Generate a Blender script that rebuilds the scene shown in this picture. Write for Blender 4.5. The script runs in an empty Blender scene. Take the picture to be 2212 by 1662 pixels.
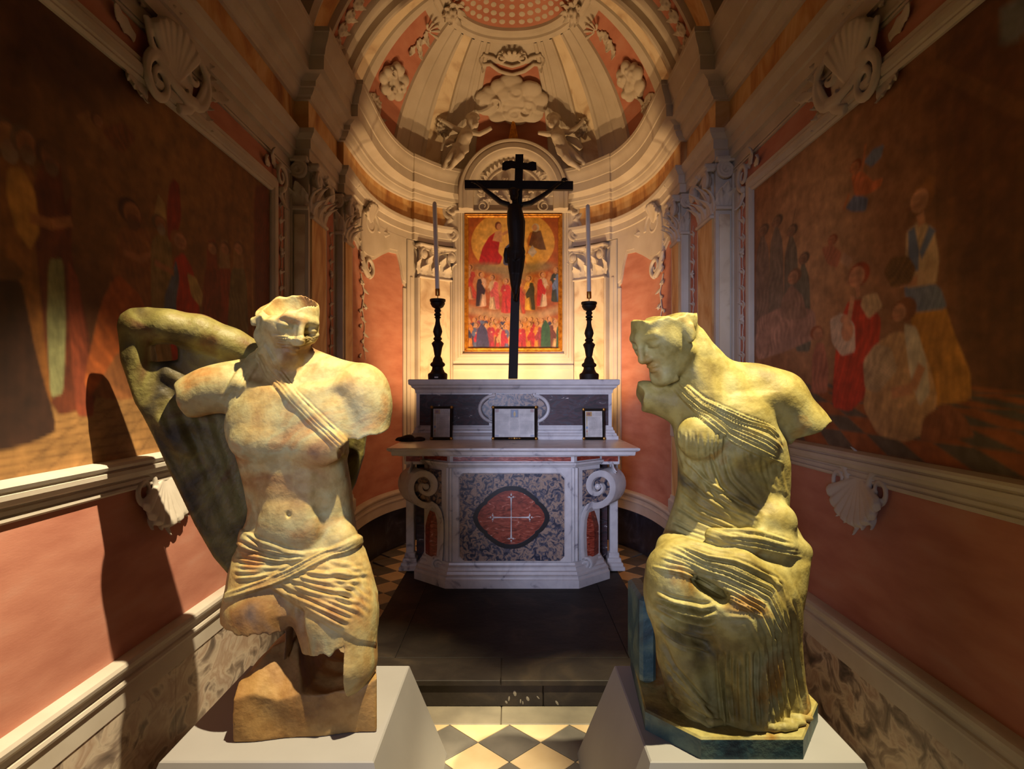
import bpy, math, random
import numpy as np
from mathutils import Vector, Matrix, Euler
from mathutils.bvhtree import BVHTree

random.seed(7)
rng = np.random.default_rng(7)
COL = bpy.context.scene.collection
PI = math.pi

# ------------------------------------------------------------------ camera
FPX, CX, CY, EYE = 1300.0, 1106.0, 840.0, 1.65      # focal length and horizon in photo pixels, eye height in metres
scene = bpy.context.scene
cam_data = bpy.data.cameras.new('camera')
cam_data.sensor_fit = 'HORIZONTAL'
cam_data.sensor_width = 36.0
cam_data.lens = 36.0 * FPX / 2212.0
cam_data.shift_y = (CY - 831.0) / 2212.0
cam_data.clip_start = 0.05
cam = bpy.data.objects.new('camera', cam_data)
cam.location = (0, 0, EYE)
cam.rotation_euler = (PI / 2, 0, 0)
COL.objects.link(cam)
scene.camera = cam

# ------------------------------------------------------------------ light
scene.view_settings.view_transform = 'Standard'
scene.view_settings.look = 'None'
scene.view_settings.exposure = 0.0
scene.view_settings.gamma = 1.0
scene.view_settings.use_curve_mapping = False

world = bpy.data.worlds.new('church_interior_beyond')
scene.world = world
world.use_nodes = True
bg = world.node_tree.nodes['Background']
bg.inputs[0].default_value = (0.34, 0.33, 0.46, 1)
bg.inputs[1].default_value = 0.008


def lamp(kind, name, loc, target, energy, color, **kw):
    d = bpy.data.lights.new(name, kind)
    d.energy = energy
    d.color = color
    for k, v in kw.items():
        setattr(d, k, v)
    o = bpy.data.objects.new(name, d)
    o.location = loc
    o.rotation_euler = (Vector(target) - Vector(loc)).to_track_quat('-Z', 'Y').to_euler()
    COL.objects.link(o)
    return o


# exhibition spots above the entrance: one over each bronze, one raking across from the right
lamp('SPOT', 'exhibition_spot', (0.06, 1.62, 4.0), (-0.78, 2.12, 1.2), 1100, (1.0, 0.83, 0.54),
     spot_size=math.radians(43), spot_blend=0.55, shadow_soft_size=0.025)
lamp('SPOT', 'exhibition_spot', (1.20, 1.60, 4.0), (0.74, 2.2, 1.2), 1080, (1.0, 0.86, 0.54),
     spot_size=math.radians(28), spot_blend=0.5, shadow_soft_size=0.025)
lamp('SPOT', 'exhibition_spot', (1.42, 0.55, 4.0), (-0.45, 2.5, 1.2), 420, (1.0, 0.80, 0.48),
     spot_size=math.radians(40), spot_blend=0.6, shadow_soft_size=0.025)
# warm uplights standing out of sight behind the altar
for sx in (-1, 1):
    lamp('SPOT', 'apse_uplight', (sx * 0.42, 5.80, 1.15), (sx * 0.45, 6.75, 3.4), 125, (1.0, 0.62, 0.27),
         spot_size=math.radians(130), spot_blend=0.8, shadow_soft_size=0.04)
# daylight that reaches the chapel through its entrance, behind the camera
lamp('AREA', 'entrance_daylight', (-0.9, -1.4, 1.9), (0.62, 5.0, 1.45), 12, (0.66, 0.70, 1.0),
     shape='RECTANGLE', size=0.9, size_y=1.6, spread=math.radians(36))


# ------------------------------------------------------------------ helpers
def P(px, py, d):
    """photo pixel + distance along the chapel axis -> world point"""
    return Vector(((px - CX) / FPX * d, d, EYE + (CY - py) / FPX * d))


def lin(c):
    c = c / 255.0
    return c / 12.92 if c <= 0.04045 else ((c + 0.055) / 1.055) ** 2.4


def rgb(r, g, b):
    return (lin(r), lin(g), lin(b), 1.0)


class M:
    """collects polygons for one mesh"""

    def __init__(s):
        s.v = []
        s.f = []
        s.m = []

    def add(s, verts, faces, mi=0):
        o = len(s.v)
        s.v += [tuple(p) for p in verts]
        s.f += [tuple(i + o for i in f) for f in faces]
        s.m += [mi] * len(faces)
        return s

    def box(s, x0, x1, y0, y1, z0, z1, mi=0, bev=0.0):
        if bev <= 0:
            v = [(x, y, z) for z in (z0, z1) for y in (y0, y1) for x in (x0, x1)]
            f = [(0, 2, 3, 1), (4, 5, 7, 6), (0, 1, 5, 4), (2, 6, 7, 3), (0, 4, 6, 2), (1, 3, 7, 5)]
            return s.add(v, f, mi)
        b = bev
        # chamfered vertical section stacked in four rings
        def ring(i, z):
            return [(x0 + i + b, y0 + i, z), (x1 - i - b, y0 + i, z), (x1 - i, y0 + i + b, z), (x1 - i, y1 - i - b, z),
                    (x1 - i - b, y1 - i, z), (x0 + i + b, y1 - i, z), (x0 + i, y1 - i - b, z), (x0 + i, y0 + i + b, z)]
        rings = [ring(b, z0), ring(0, z0 + b), ring(0, z1 - b), ring(b, z1)]
        return s.rings(rings, mi, True, True)

    def rings(s, rings, mi=0, cap0=False, cap1=False, closed=True):
        n = len(rings[0])
        v = [p for r in rings for p in r]
        f = []
        for i in range(len(rings) - 1):
            for j in range(n if closed else n - 1):
                k = (j + 1) % n
                f.append((i * n + j, i * n + k, (i + 1) * n + k, (i + 1) * n + j))
        if cap0:
            f.append(tuple(reversed(range(n))))
        if cap1:
            f.append(tuple(range((len(rings) - 1) * n, len(rings) * n)))
        return s.add(v, f, mi)

    def lathe(s, prof, c=(0, 0, 0), n=24, mi=0, tilt=None):
        rings = []
        for r, z in prof:
            rr = [Vector((r * math.cos(2 * PI * j / n), r * math.sin(2 * PI * j / n), z)) for j in range(n)]
            if tilt is not None:
                rr = [tilt @ p for p in rr]
            rings.append([(p.x + c[0], p.y + c[1], p.z + c[2]) for p in rr])
        return s.rings(rings, mi, True, True)

    def tube(s, pts, rad, n=8, mi=0, flat=1.0, up=None):
        """round (or flattened) tube along a polyline; rad a number or one per point"""
        pts = [Vector(p) for p in pts]
        if not hasattr(rad, '__len__'):
            rad = [rad] * len(pts)
        rings = []
        ref = Vector(up) if up else None
        for i, p in enumerate(pts):
            a = pts[max(i - 1, 0)]
            b = pts[min(i + 1, len(pts) - 1)]
            t = (b - a)
            t = t.normalized() if t.length > 1e-9 else Vector((0, 0, 1))
            if ref is None:
                ref = Vector((0, 0, 1)) if abs(t.z) < 0.9 else Vector((1, 0, 0))
            u = (ref - t * ref.dot(t))
            u = u.normalized() if u.length > 1e-6 else t.orthogonal().normalized()
            w = t.cross(u)
            if up is None:
                ref = u
            rings.append([p + u * (rad[i] * flat * math.sin(2 * PI * j / n)) + w * (rad[i] * math.cos(2 * PI * j / n)) for j in range(n)])
        return s.rings(rings, mi, True, True)

    def ell(s, c, r, n=12, m=8, mi=0, rot=None):
        v = []
        for i in range(m + 1):
            a = -PI / 2 + PI * i / m
            for j in range(n):
                b = 2 * PI * j / n
                p = Vector((r[0] * math.cos(a) * math.cos(b), r[1] * math.cos(a) * math.sin(b), r[2] * math.sin(a)))
                if rot is not None:
                    p = rot @ p
                v.append((p.x + c[0], p.y + c[1], p.z + c[2]))
        f = []
        for i in range(m):
            for j in range(n):
                k = (j + 1) % n
                f.append((i * n + j, i * n + k, (i + 1) * n + k, (i + 1) * n + j))
        return s.add(v, f, mi)

    def sweep(s, prof, path, mi=0, mats=None, cap=True):
        """moulding profile [(offset into the room, height)] along a plan path [(x, y)] with mitred corners"""
        path = [Vector(p) for p in path]
        n = len(prof)
        rings = []
        for i, p in enumerate(path):
            d0 = (p - path[i - 1]).normalized() if i > 0 else None
            d1 = (path[i + 1] - p).normalized() if i < len(path) - 1 else None
            d0 = d0 or d1
            d1 = d1 or d0
            n0 = Vector((d0.y, -d0.x))
            n1 = Vector((d1.y, -d1.x))
            q = 1 + n0.dot(n1)
            mv = (n0 + n1) / max(q, 0.25)
            rings.append([(p.x + mv.x * o, p.y + mv.y * o, h) for o, h in prof])
        v = [p for r in rings for p in r]
        f = []
        mm = []
        for i in range(len(rings) - 1):
            for j in range(n - 1):
                f.append((i * n + j, i * n + j + 1, (i + 1) * n + j + 1, (i + 1) * n + j))
                mm.append(mats[j] if mats else mi)
        o = len(s.v)
        s.v += v
        s.f += [tuple(k + o for k in q) for q in f]
        s.m += mm
        if cap:
            s.f.append(tuple(o + k for k in range(n)))
            s.f.append(tuple(o + (len(rings) - 1) * n + k for k in reversed(range(n))))
            s.m += [mi, mi]
        return s

    def grid(s, fn, us, vs, mi=0, flip=False):
        v = [fn(u, w) for u in us for w in vs]
        m = len(vs)
        f = []
        for i in range(len(us) - 1):
            for j in range(m - 1):
                q = (i * m + j, (i + 1) * m + j, (i + 1) * m + j + 1, i * m + j + 1)
                f.append(tuple(reversed(q)) if flip else q)
        return s.add(v, f, mi)

    def prism(s, poly, fn, w0, w1, mi=0):
        """extruded outline: poly [(u, v)], fn(u, v, w) -> xyz"""
        n = len(poly)
        v = [fn(a, b, w0) for a, b in poly] + [fn(a, b, w1) for a, b in poly]
        f = [tuple(reversed(range(n))), tuple(range(n, 2 * n))]
        for j in range(n):
            k = (j + 1) % n
            f.append((j, k, n + k, n + j))
        return s.add(v, f, mi)

    def mapped(s, fn):
        s.v = [tuple(fn(*p)) for p in s.v]
        return s

    def join(s, o, mi=None):
        k = len(s.v)
        s.v += o.v
        s.f += [tuple(i + k for i in f) for f in o.f]
        s.m += o.m if mi is None else [mi] * len(o.f)
        return s

    def build(s, name, mats, parent=None, smooth=35, origin=None):
        return make_obj(name, np.array([tuple(p) for p in s.v], dtype=np.float64), s.f, mats, parent, smooth, origin, s.m)


def world_loc(o):
    l = Vector((0, 0, 0))
    while o is not None:
        l += o.location
        o = o.parent
    return l


def make_obj(name, V, faces, mats, parent=None, smooth=35, origin=None, midx=None):
    if not isinstance(mats, (list, tuple)):
        mats = [mats]
    if parent is not None:
        org = world_loc(parent)
    elif origin is not None:
        org = Vector(origin)
    else:
        lo, hi = V.min(0), V.max(0)
        org = Vector(((lo[0] + hi[0]) / 2, (lo[1] + hi[1]) / 2, lo[2]))
    me = bpy.data.meshes.new(name)
    me.from_pydata((V - np.array(org)).tolist(), [], faces if isinstance(faces, list) else faces.tolist())
    for m in mats:
        me.materials.append(m)
    if midx is not None and len(mats) > 1:
        me.polygons.foreach_set('material_index', np.array(midx, dtype=np.int32))
    if smooth:
        me.polygons.foreach_set('use_smooth', np.ones(len(me.polygons), dtype=bool))
        if smooth < 179:
            me.set_sharp_from_angle(angle=math.radians(smooth))
    me.update()
    o = bpy.data.objects.new(name, me)
    COL.objects.link(o)
    if parent is not None:
        o.parent = parent
    else:
        o.location = org
    return o


def tag(o, label, cat, group=None):
    o['label'] = label
    o['category'] = cat
    if group:
        o['group'] = group
    return o


def thing(name, loc, label, cat, group=None):
    o = bpy.data.objects.new(name, None)
    o.empty_display_size = 0.1
    o.location = loc
    COL.objects.link(o)
    return tag(o, label, cat, group)


def struct(o, label=None):
    o['kind'] = 'structure'
    if label:
        o['label'] = label
    return o


# ------------------------------------------------------------------ materials
def pmat(name, stops, scale=6.0, rough=0.6, metal=0.0, detail=6.0, distort=0.0, stretch=(1, 1, 1), kind='noise',
         bump=0.0, bump_scale=60.0, second=None, spec=0.5, jitter=0.0, rot=(0, 0, 0)):
    """procedural material: a colour ramp over noise / wave / voronoi, with optional second layer and fine bump"""
    m = bpy.data.materials.new(name)
    m.use_nodes = True
    nt = m.node_tree
    N = nt.nodes
    L = nt.links
    bs = N['Principled BSDF']
    bs.inputs['Roughness'].default_value = rough
    bs.inputs['Metallic'].default_value = metal
    bs.inputs['Specular IOR Level'].default_value = spec
    tc = N.new('ShaderNodeTexCoord')
    mp = N.new('ShaderNodeMapping')
    mp.inputs['Scale'].default_value = stretch
    mp.inputs['Rotation'].default_value = rot
    L.new(tc.outputs['Object'], mp.inputs[0])

    def layer(kind, scale, stops, detail, distort):
        if kind == 'wave':
            t = N.new('ShaderNodeTexWave')
            t.inputs['Scale'].default_value = scale
            t.inputs['Distortion'].default_value = distort
            t.inputs['Detail'].default_value = detail
            t.inputs['Detail Scale'].default_value = 1.6
            out = t.outputs['Fac']
        elif kind == 'voronoi':
            t = N.new('ShaderNodeTexVoronoi')
            t.inputs['Scale'].default_value = scale
            out = t.outputs['Distance']
        else:
            t = N.new('ShaderNodeTexNoise')
            t.inputs['Scale'].default_value = scale
            t.inputs['Detail'].default_value = detail
            t.inputs['Distortion'].default_value = distort
            out = t.outputs['Fac']
        L.new(mp.outputs[0], t.inputs['Vector'])
        cr = N.new('ShaderNodeValToRGB')
        e = cr.color_ramp.elements
        while len(e) > 1:
            e.remove(e[-1])
        e[0].position = stops[0][0]
        e[0].color = stops[0][1]
        for p, c in stops[1:]:
            x = e.new(p)
            x.color = c
        L.new(out, cr.inputs[0])
        return cr.outputs['Color'], out
    col, fac = layer(kind, scale, stops, detail, distort)
    if second:
        c2, f2 = layer(second.get('kind', 'noise'), second['scale'], second['stops'], second.get('detail', 4), second.get('distort', 0))
        mx = N.new('ShaderNodeMix')
        mx.data_type = 'RGBA'
        mx.blend_type = second.get('blend', 'MULTIPLY')
        mx.inputs[0].default_value = second.get('fac', 1.0)
        L.new(col, mx.inputs[6])
        L.new(c2, mx.inputs[7])
        col = mx.outputs[2]
    if jitter:
        oi = N.new('ShaderNodeObjectInfo')
        mr = N.new('ShaderNodeMapRange')
        mr.inputs[3].default_value = 1 - jitter
        mr.inputs[4].default_value = 1 + jitter
        L.new(oi.outputs['Random'], mr.inputs[0])
        hs = N.new('ShaderNodeHueSaturation')
        L.new(mr.outputs[0], hs.inputs['Value'])
        L.new(col, hs.inputs['Color'])
        col = hs.outputs[0]
    L.new(col, bs.inputs['Base Color'])
    if bump:
        bn = N.new('ShaderNodeTexNoise')
        bn.inputs['Scale'].default_value = bump_scale
        bn.inputs['Detail'].default_value = 5
        L.new(mp.outputs[0], bn.inputs['Vector'])
        bp = N.new('ShaderNodeBump')
        bp.inputs['Strength'].default_value = bump
        bp.inputs['Distance'].default_value = 0.01
        L.new(bn.outputs['Fac'], bp.inputs['Height'])
        L.new(bp.outputs[0], bs.inputs['Normal'])
    return m


def paint_mat(name, rough=0.75):
    """paint layer: pigment colours stored on the canvas mesh, broken up with fine noise"""
    m = bpy.data.materials.new(name)
    m.use_nodes = True
    nt = m.node_tree
    N, L = nt.nodes, nt.links
    bs = N['Principled BSDF']
    bs.inputs['Roughness'].default_value = rough
    at = N.new('ShaderNodeAttribute')
    at.attribute_name = 'pigment'
    tc = N.new('ShaderNodeTexCoord')
    ns = N.new('ShaderNodeTexNoise')
    ns.inputs['Scale'].default_value = 14
    ns.inputs['Detail'].default_value = 8
    L.new(tc.outputs['Object'], ns.inputs['Vector'])
    mr = N.new('ShaderNodeMapRange')
    mr.inputs[1].default_value = 0.3
    mr.inputs[2].default_value = 0.7
    mr.inputs[3].default_value = 0.72
    mr.inputs[4].default_value = 1.2
    L.new(ns.outputs['Fac'], mr.inputs[0])
    hs = N.new('ShaderNodeHueSaturation')
    L.new(mr.outputs[0], hs.inputs['Value'])
    L.new(at.outputs['Color'], hs.inputs['Color'])
    L.new(hs.outputs[0], bs.inputs['Base Color'])
    return m


MAT = {}
MAT['stucco'] = pmat('white_stucco', [(0.3, rgb(190, 178, 162)), (0.7, rgb(208, 198, 184))], 4, 0.75, bump=0.05, bump_scale=45)
MAT['pink'] = pmat('pink_plaster', [(0.25, rgb(170, 104, 84)), (0.55, rgb(190, 126, 104)), (0.8, rgb(196, 142, 122))], 3.2, 0.8, detail=8, stretch=(1, 1, 3.5), bump=0.05, bump_scale=50)
MAT['ochre_marble'] = pmat('ochre_veined_plaster', [(0.25, rgb(150, 92, 50)), (0.42, rgb(200, 146, 84)), (0.6, rgb(224, 186, 128)), (0.8, rgb(206, 160, 96))], 3.0, 0.6, detail=7, distort=2.2, stretch=(1, 1, 0.45), rot=(0.2, 0.4, 0))
MAT['pale_marble'] = pmat('pale_veined_plaster', [(0.28, rgb(190, 160, 128)), (0.5, rgb(226, 208, 178)), (0.75, rgb(234, 218, 192))], 3.2, 0.6, detail=7, distort=1.8, rot=(0.3, 0.2, 0.1))
MAT['dado_marble'] = pmat('veined_dado_marble', [(0.3, rgb(88, 78, 72)), (0.42, rgb(150, 132, 118)), (0.5, rgb(206, 190, 170)), (0.62, rgb(176, 150, 130)), (0.75, rgb(212, 196, 178))], 8.0, 0.4, detail=10, distort=1.1, stretch=(1, 0.85, 1), rot=(0.6, 0, 0))
MAT['black_marble'] = pmat('black_base_marble', [(0.3, rgb(22, 24, 32)), (0.6, rgb(46, 50, 64)), (0.8, rgb(86, 90, 104))], 6, 0.3, detail=9, distort=1.5)
MAT['white_marble'] = pmat('white_altar_marble', [(0.30, rgb(140, 138, 146)), (0.38, rgb(206, 204, 204)), (0.7, rgb(226, 224, 222))], 4.5, 0.3, detail=8, distort=2.0)
MAT['breccia'] = pmat('grey_blue_breccia', [(0.36, rgb(44, 48, 66)), (0.47, rgb(92, 92, 106)), (0.53, rgb(150, 128, 112)), (0.62, rgb(176, 150, 130)), (0.7, rgb(80, 84, 102))], 22, 0.3, detail=8, distort=1.6)
MAT['red_marble'] = pmat('red_marble', [(0.33, rgb(100, 36, 26)), (0.55, rgb(160, 70, 50)), (0.66, rgb(178, 96, 76)), (0.72, rgb(220, 190, 176))], 11, 0.3, detail=8, distort=2.2, stretch=(1, 1, 2.6))
MAT['dark_breccia'] = pmat('purple_black_breccia', [(0.38, rgb(34, 22, 28)), (0.5, rgb(72, 36, 40)), (0.57, rgb(60, 56, 66)), (0.64, rgb(50, 30, 36)), (0.72, rgb(214, 200, 194))], 5.5, 0.5, detail=8, distort=2.8, stretch=(1, 1, 2.2), rot=(0, 0.3, 0))
MAT['black_inlay'] = pmat('black_inlay_marble', [(0.3, rgb(18, 18, 24)), (0.8, rgb(34, 34, 44))], 8, 0.3)
MAT['dark_stone'] = pmat('worn_black_step_stone', [(0.3, rgb(34, 28, 24)), (0.55, rgb(50, 43, 36)), (0.75, rgb(74, 62, 48)), (0.86, rgb(110, 100, 88))], 4.0, 0.62, detail=10, distort=0.8, bump=0.3, bump_scale=25, jitter=0.12, spec=0.3)
MAT['tile_light'] = pmat('cream_floor_tile', [(0.3, rgb(206, 178, 134)), (0.7, rgb(226, 202, 160))], 5, 0.5, jitter=0.08, bump=0.05)
MAT['tile_dark'] = pmat('grey_floor_tile', [(0.3, rgb(92, 88, 82)), (0.7, rgb(118, 112, 104))], 6, 0.5, jitter=0.10, bump=0.05)
MAT['grey_slab'] = pmat('grey_border_slab', [(0.3, rgb(118, 110, 96)), (0.7, rgb(148, 138, 118))], 5, 0.55, jitter=0.06, bump=0.08)
MAT['grout'] = pmat('floor_bed', [(0.3, rgb(96, 84, 68)), (0.7, rgb(116, 102, 84))], 9, 0.8)
MAT['plinth'] = pmat('painted_plinth', [(0.3, rgb(146, 143, 140)), (0.7, rgb(154, 151, 148))], 3, 0.65)
MAT['dark_wood'] = pmat('black_turned_wood', [(0.3, rgb(20, 13, 10)), (0.7, rgb(34, 23, 17))], 9, 0.6, stretch=(1, 1, 0.3), spec=0.25)
MAT['candle'] = pmat('grey_white_wax', [(0.3, rgb(196, 190, 182)), (0.7, rgb(208, 203, 196))], 6, 0.5)
MAT['brass'] = pmat('aged_brass', [(0.3, rgb(140, 96, 42)), (0.7, rgb(196, 150, 76))], 14, 0.35, metal=0.9)
MAT['gilt'] = pmat('gilded_frame', [(0.3, rgb(150, 90, 24)), (0.7, rgb(216, 152, 56))], 30, 0.4, metal=0.55, bump=0.4, bump_scale=90)
MAT['black_frame'] = pmat('black_card_frame', [(0.3, rgb(20, 17, 14)), (0.7, rgb(34, 28, 22))], 12, 0.3)
MAT['cloth'] = pmat('dark_crumpled_cloth', [(0.3, rgb(24, 14, 16)), (0.7, rgb(44, 26, 26))], 20, 0.9)
MAT['bronze_m'] = pmat('ochre_patinated_bronze',
    [(0.30, rgb(89, 75, 67)), (0.40, rgb(142, 105, 60)), (0.48, rgb(168, 144, 89)), (0.56, rgb(163, 153, 105)), (0.64, rgb(163, 120, 68)), (0.74, rgb(102, 88, 76))],
    3.2, 0.6, metal=0.0, detail=8, distort=0.7, bump=0.2, bump_scale=70, spec=0.3,
    second=dict(scale=30, stops=[(0.38, rgb(206, 192, 170)), (0.56, rgb(255, 255, 255))], blend='MULTIPLY', fac=0.5, detail=8))
MAT['bronze_r'] = pmat('orange_patinated_bronze',
    [(0.28, rgb(102, 83, 52)), (0.42, rgb(148, 110, 60)), (0.55, rgb(164, 128, 73)), (0.7, rgb(150, 129, 83))],
    3.0, 0.6, metal=0.0, detail=8, distort=0.7, bump=0.25, bump_scale=60, spec=0.3,
    second=dict(scale=26, stops=[(0.38, rgb(206, 192, 170)), (0.56, rgb(255, 255, 255))], blend='MULTIPLY', fac=0.5, detail=8))
MAT['bronze_w'] = pmat('dark_green_patinated_bronze',
    [(0.32, rgb(46, 39, 25)), (0.45, rgb(86, 75, 39)), (0.55, rgb(118, 109, 57)), (0.68, rgb(93, 64, 34)), (0.78, rgb(54, 52, 39))],
    4.5, 0.55, metal=0.0, detail=9, distort=0.9, bump=0.5, bump_scale=35, spec=0.35)
MAT['bronze_f'] = pmat('green_gold_patinated_bronze',
    [(0.28, rgb(60, 68, 67)), (0.38, rgb(120, 104, 56)), (0.48, rgb(156, 140, 75)), (0.58, rgb(163, 153, 97)), (0.66, rgb(152, 113, 48)), (0.76, rgb(83, 83, 64))],
    3.4, 0.58, metal=0.0, detail=8, distort=0.7, bump=0.2, bump_scale=70, spec=0.3,
    second=dict(scale=30, stops=[(0.38, rgb(200, 194, 170)), (0.56, rgb(255, 255, 255))], blend='MULTIPLY', fac=0.5, detail=8))
MAT['bronze_b'] = pmat('blue_green_verdigris_bronze',
    [(0.3, rgb(40, 52, 58)), (0.45, rgb(58, 84, 86)), (0.6, rgb(92, 110, 96)), (0.75, rgb(74, 66, 52))],
    7, 0.5, metal=0.15, detail=10, distort=0.8, bump=0.4, bump_scale=45)
# ------------------------------------------------------------------ the room
NAVE, PIL1, PIL2 = 1.55, 1.45, 1.40
Y_PIL1, Y_PIL2, Y_APSE = 4.25, 4.95, 5.20
AP_A, AP_B, AP_N = 1.40, 1.80, 2.5
Y_FRONT = -1.6


def apse(th, a=AP_A, b=AP_B):
    c, s = math.cos(th), math.sin(th)
    return (math.copysign(abs(c) ** (2 / AP_N), c) * a, Y_APSE + abs(s) ** (2 / AP_N) * b)


LEFT = [(-NAVE, Y_FRONT), (-NAVE, Y_PIL1), (-PIL1, Y_PIL1), (-PIL1, Y_PIL2), (-PIL2, Y_PIL2), (-PIL2, Y_APSE)]
RIGHT = [(-x, y) for x, y in reversed(LEFT)]
NA = 64
CURVE = [apse(PI - PI * i / NA) for i in range(NA + 1)]
FULL = LEFT[:-1] + CURVE + RIGHT[1:]


def arc_len_path(path):
    s = [0.0]
    for a, b in zip(path[:-1], path[1:]):
        s.append(s[-1] + math.dist(a, b))
    return s


CS = arc_len_path([apse(PI - PI * i / 400) for i in range(401)])
CP = [apse(PI - PI * i / 400) for i in range(401)]
CLEN = CS[-1]


def curve_at(s):
    """point and inward normal on the apse wall, s measured from its left end"""
    s = min(max(s, 0.0), CLEN)
    i = int(np.searchsorted(CS, s)) - 1
    i = min(max(i, 0), 399)
    t = (s - CS[i]) / max(CS[i + 1] - CS[i], 1e-9)
    a, b = Vector(CP[i]), Vector(CP[i + 1])
    j0, j1 = max(i - 3, 0), min(i + 4, 400)
    d = (Vector(CP[j1]) - Vector(CP[j0])).normalized()
    return a.lerp(b, t), Vector((d.y, -d.x))


def s_of_px(px, side=-1):
    """where the sight line through photo column px meets the apse wall"""
    best = None
    for i in range(401):
        x, y = CP[i]
        e = abs(CX + x / y * FPX - px)
        if best is None or e < best[0]:
            best = (e, CS[i])
    return best[1]


def apse_map(s0, off=0.0, z0=0.0):
    """local (u along wall, v up, w out of the wall) -> world"""
    def f(u, v, w):
        p, n = curve_at(s0 + u)
        return (p.x + n.x * (off + w), p.y + n.y * (off + w), z0 + v)
    return f


def wall_map(side, y0, z0, off=0.0, x=NAVE):
    """nave wall: u grows away from the camera, v up, w into the room"""
    def f(u, v, w):
        return (side * (x - off - w), y0 + u, z0 + v)
    return f


# floor: bed plus individually laid diamond tiles
m = M()
m.box(-1.72, 1.72, Y_FRONT, 7.2, -0.12, -0.012)
floor = struct(m.build('floor', MAT['grout'], origin=(0, 0, 0)), 'chequered cream and grey diamond tile floor')

TD = 0.293           # tile diagonal
half = TD / 2 - 0.0022


def tile_mesh(name, mat):
    t = M()
    b = 0.004
    t.rings([[(half, 0, -0.012), (0, half, -0.012), (-half, 0, -0.012), (0, -half, -0.012)],
             [(half, 0, -b * 0.6), (0, half, -b * 0.6), (-half, 0, -b * 0.6), (0, -half, -b * 0.6)],
             [(half - b, 0, 0), (0, half - b, 0), (-half + b, 0, 0), (0, -half + b, 0)]], 0, True, True)
    o = t.build(name, mat, floor, smooth=0)
    return o


tl = tile_mesh('cream_tile', MAT['tile_light'])
tdk = tile_mesh('grey_tile', MAT['tile_dark'])
mesh_l, mesh_d = tl.data, tdk.data
bpy.data.objects.remove(tl)
bpy.data.objects.remove(tdk)
tile_mesh_half = {}


def inside_room(x, y):
    if y > 2.96 and y < 5.02 and abs(x) < 0.86:
        return False
    if y < 4.25:
        return abs(x) < NAVE - 0.03
    if y < Y_APSE:
        return abs(x) < PIL2 - 0.04
    t = (y - Y_APSE) / AP_B
    if t > 0.95:
        return False
    return abs(x) < AP_A * (1 - t ** AP_N) ** (1 / AP_N) - 0.06


x00, y00 = -0.012, 2.955 - TD / 2      # a dark tile centre on the border line
cnt = 0
for i in range(-24, 25):
    for j in range(-60, 61):
        # two interleaved lattices: dark at (i, j), light shifted by half a diagonal in x and y
        for kind in (0, 1):
            x = x00 + i * TD + (TD / 2 if kind else 0)
            y = y00 + j * TD + (TD / 2 if kind else 0)
            if not (1.72 < y < 6.9):
                continue
            if not inside_room(x, y):
                continue
            if abs(y - 2.955) < .02:
                # half tile against the border slab
                t = M()
                yc = 2.953
                t.rings([[(x - half, yc, -0.012), (x, yc - half, -0.012), (x + half, yc, -0.012)], [(x - half, yc, 0.0), (x, yc - half, 0.0), (x + half, yc, 0.0)]], 0, True, True)
                o = t.build('cream_tile' if kind else 'grey_tile', MAT['tile_light'] if kind else MAT['tile_dark'], floor, smooth=0)
            elif y < 2.955 and y + half > 2.958 and abs(x) < 1.6:
                # cut triangular at the border slab
                t = M()
                yc = 2.953
                t.rings([[(x - half, y, -0.012), (x, y - half, -0.012), (x + half, y, -0.012), (x + half - (yc - y), yc, -0.012), (x - half + (yc - y), yc, -0.012)],
                         [(x - half, y, 0.0), (x, y - half, 0.0), (x + half, y, 0.0), (x + half - (yc - y), yc, 0.0), (x - half + (yc - y), yc, 0.0)]], 0, True, True)
                o = t.build('cream_tile' if kind else 'grey_tile', MAT['tile_light'] if kind else MAT['tile_dark'], floor, smooth=0)
            elif 2.955 < y < 3.12 + half:
                continue
            else:
                o = bpy.data.objects.new('cream_tile' if kind else 'grey_tile', mesh_l if kind else mesh_d)
                o.location = (x, y, 0)
                o.parent = floor
                COL.objects.link(o)
            cnt += 1
# border slabs in front of the step
xs = [-1.54, -0.70, -0.055, 0.72, 1.54]
for a, b in zip(xs[:-1], xs[1:]):
    m = M()
    m.box(a + 0.002, b - 0.002, 2.958, 3.125, -0.012, 0.001, 0, 0.003)
    m.build('border_slab', MAT['grey_slab'], floor, smooth=0)

# altar step of black stone slabs
step = thing('altar_step', (0, 4.0, 0), 'low black stone step with worn edges under the marble altar', 'step')
H_ST = 0.144
m = M()
m.box(-0.855, 0.855, 3.145, 5.0, 0.0, H_ST - 0.006)
m.build('step_core', MAT['dark_stone'], step, smooth=0)
for a, b in ((-0.87, 0.16), (0.163, 0.87)):
    m = M()
    m.box(a, b, 3.122, 3.145, 0.001, H_ST - 0.032, 0, 0.004)
    m.build('riser_slab', MAT['dark_stone'], step, smooth=0)
for a, b, c, d in ((-0.87, -0.655, 3.37, 5.01), (0.655, 0.87, 3.37, 5.01), (-0.652, 0.652, 3.37, 4.45), (-0.652, 0.652, 4.453, 5.01)):
    m = M()
    m.box(a, b, c, d, H_ST - 0.03, H_ST + (0.0006 if b - a < 0.3 else 0), 0, 0.0015)
    m.build('tread_slab', MAT['dark_stone'], step, smooth=0)
for a, b in ((-0.885, -0.06), (-0.057, 0.885)):
    m = M()
    m.box(a, b, 3.105, 3.367, H_ST - 0.03, H_ST, 0, 0.003)
    m.build('nosing_slab', MAT['dark_stone'], step, smooth=0)
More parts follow.
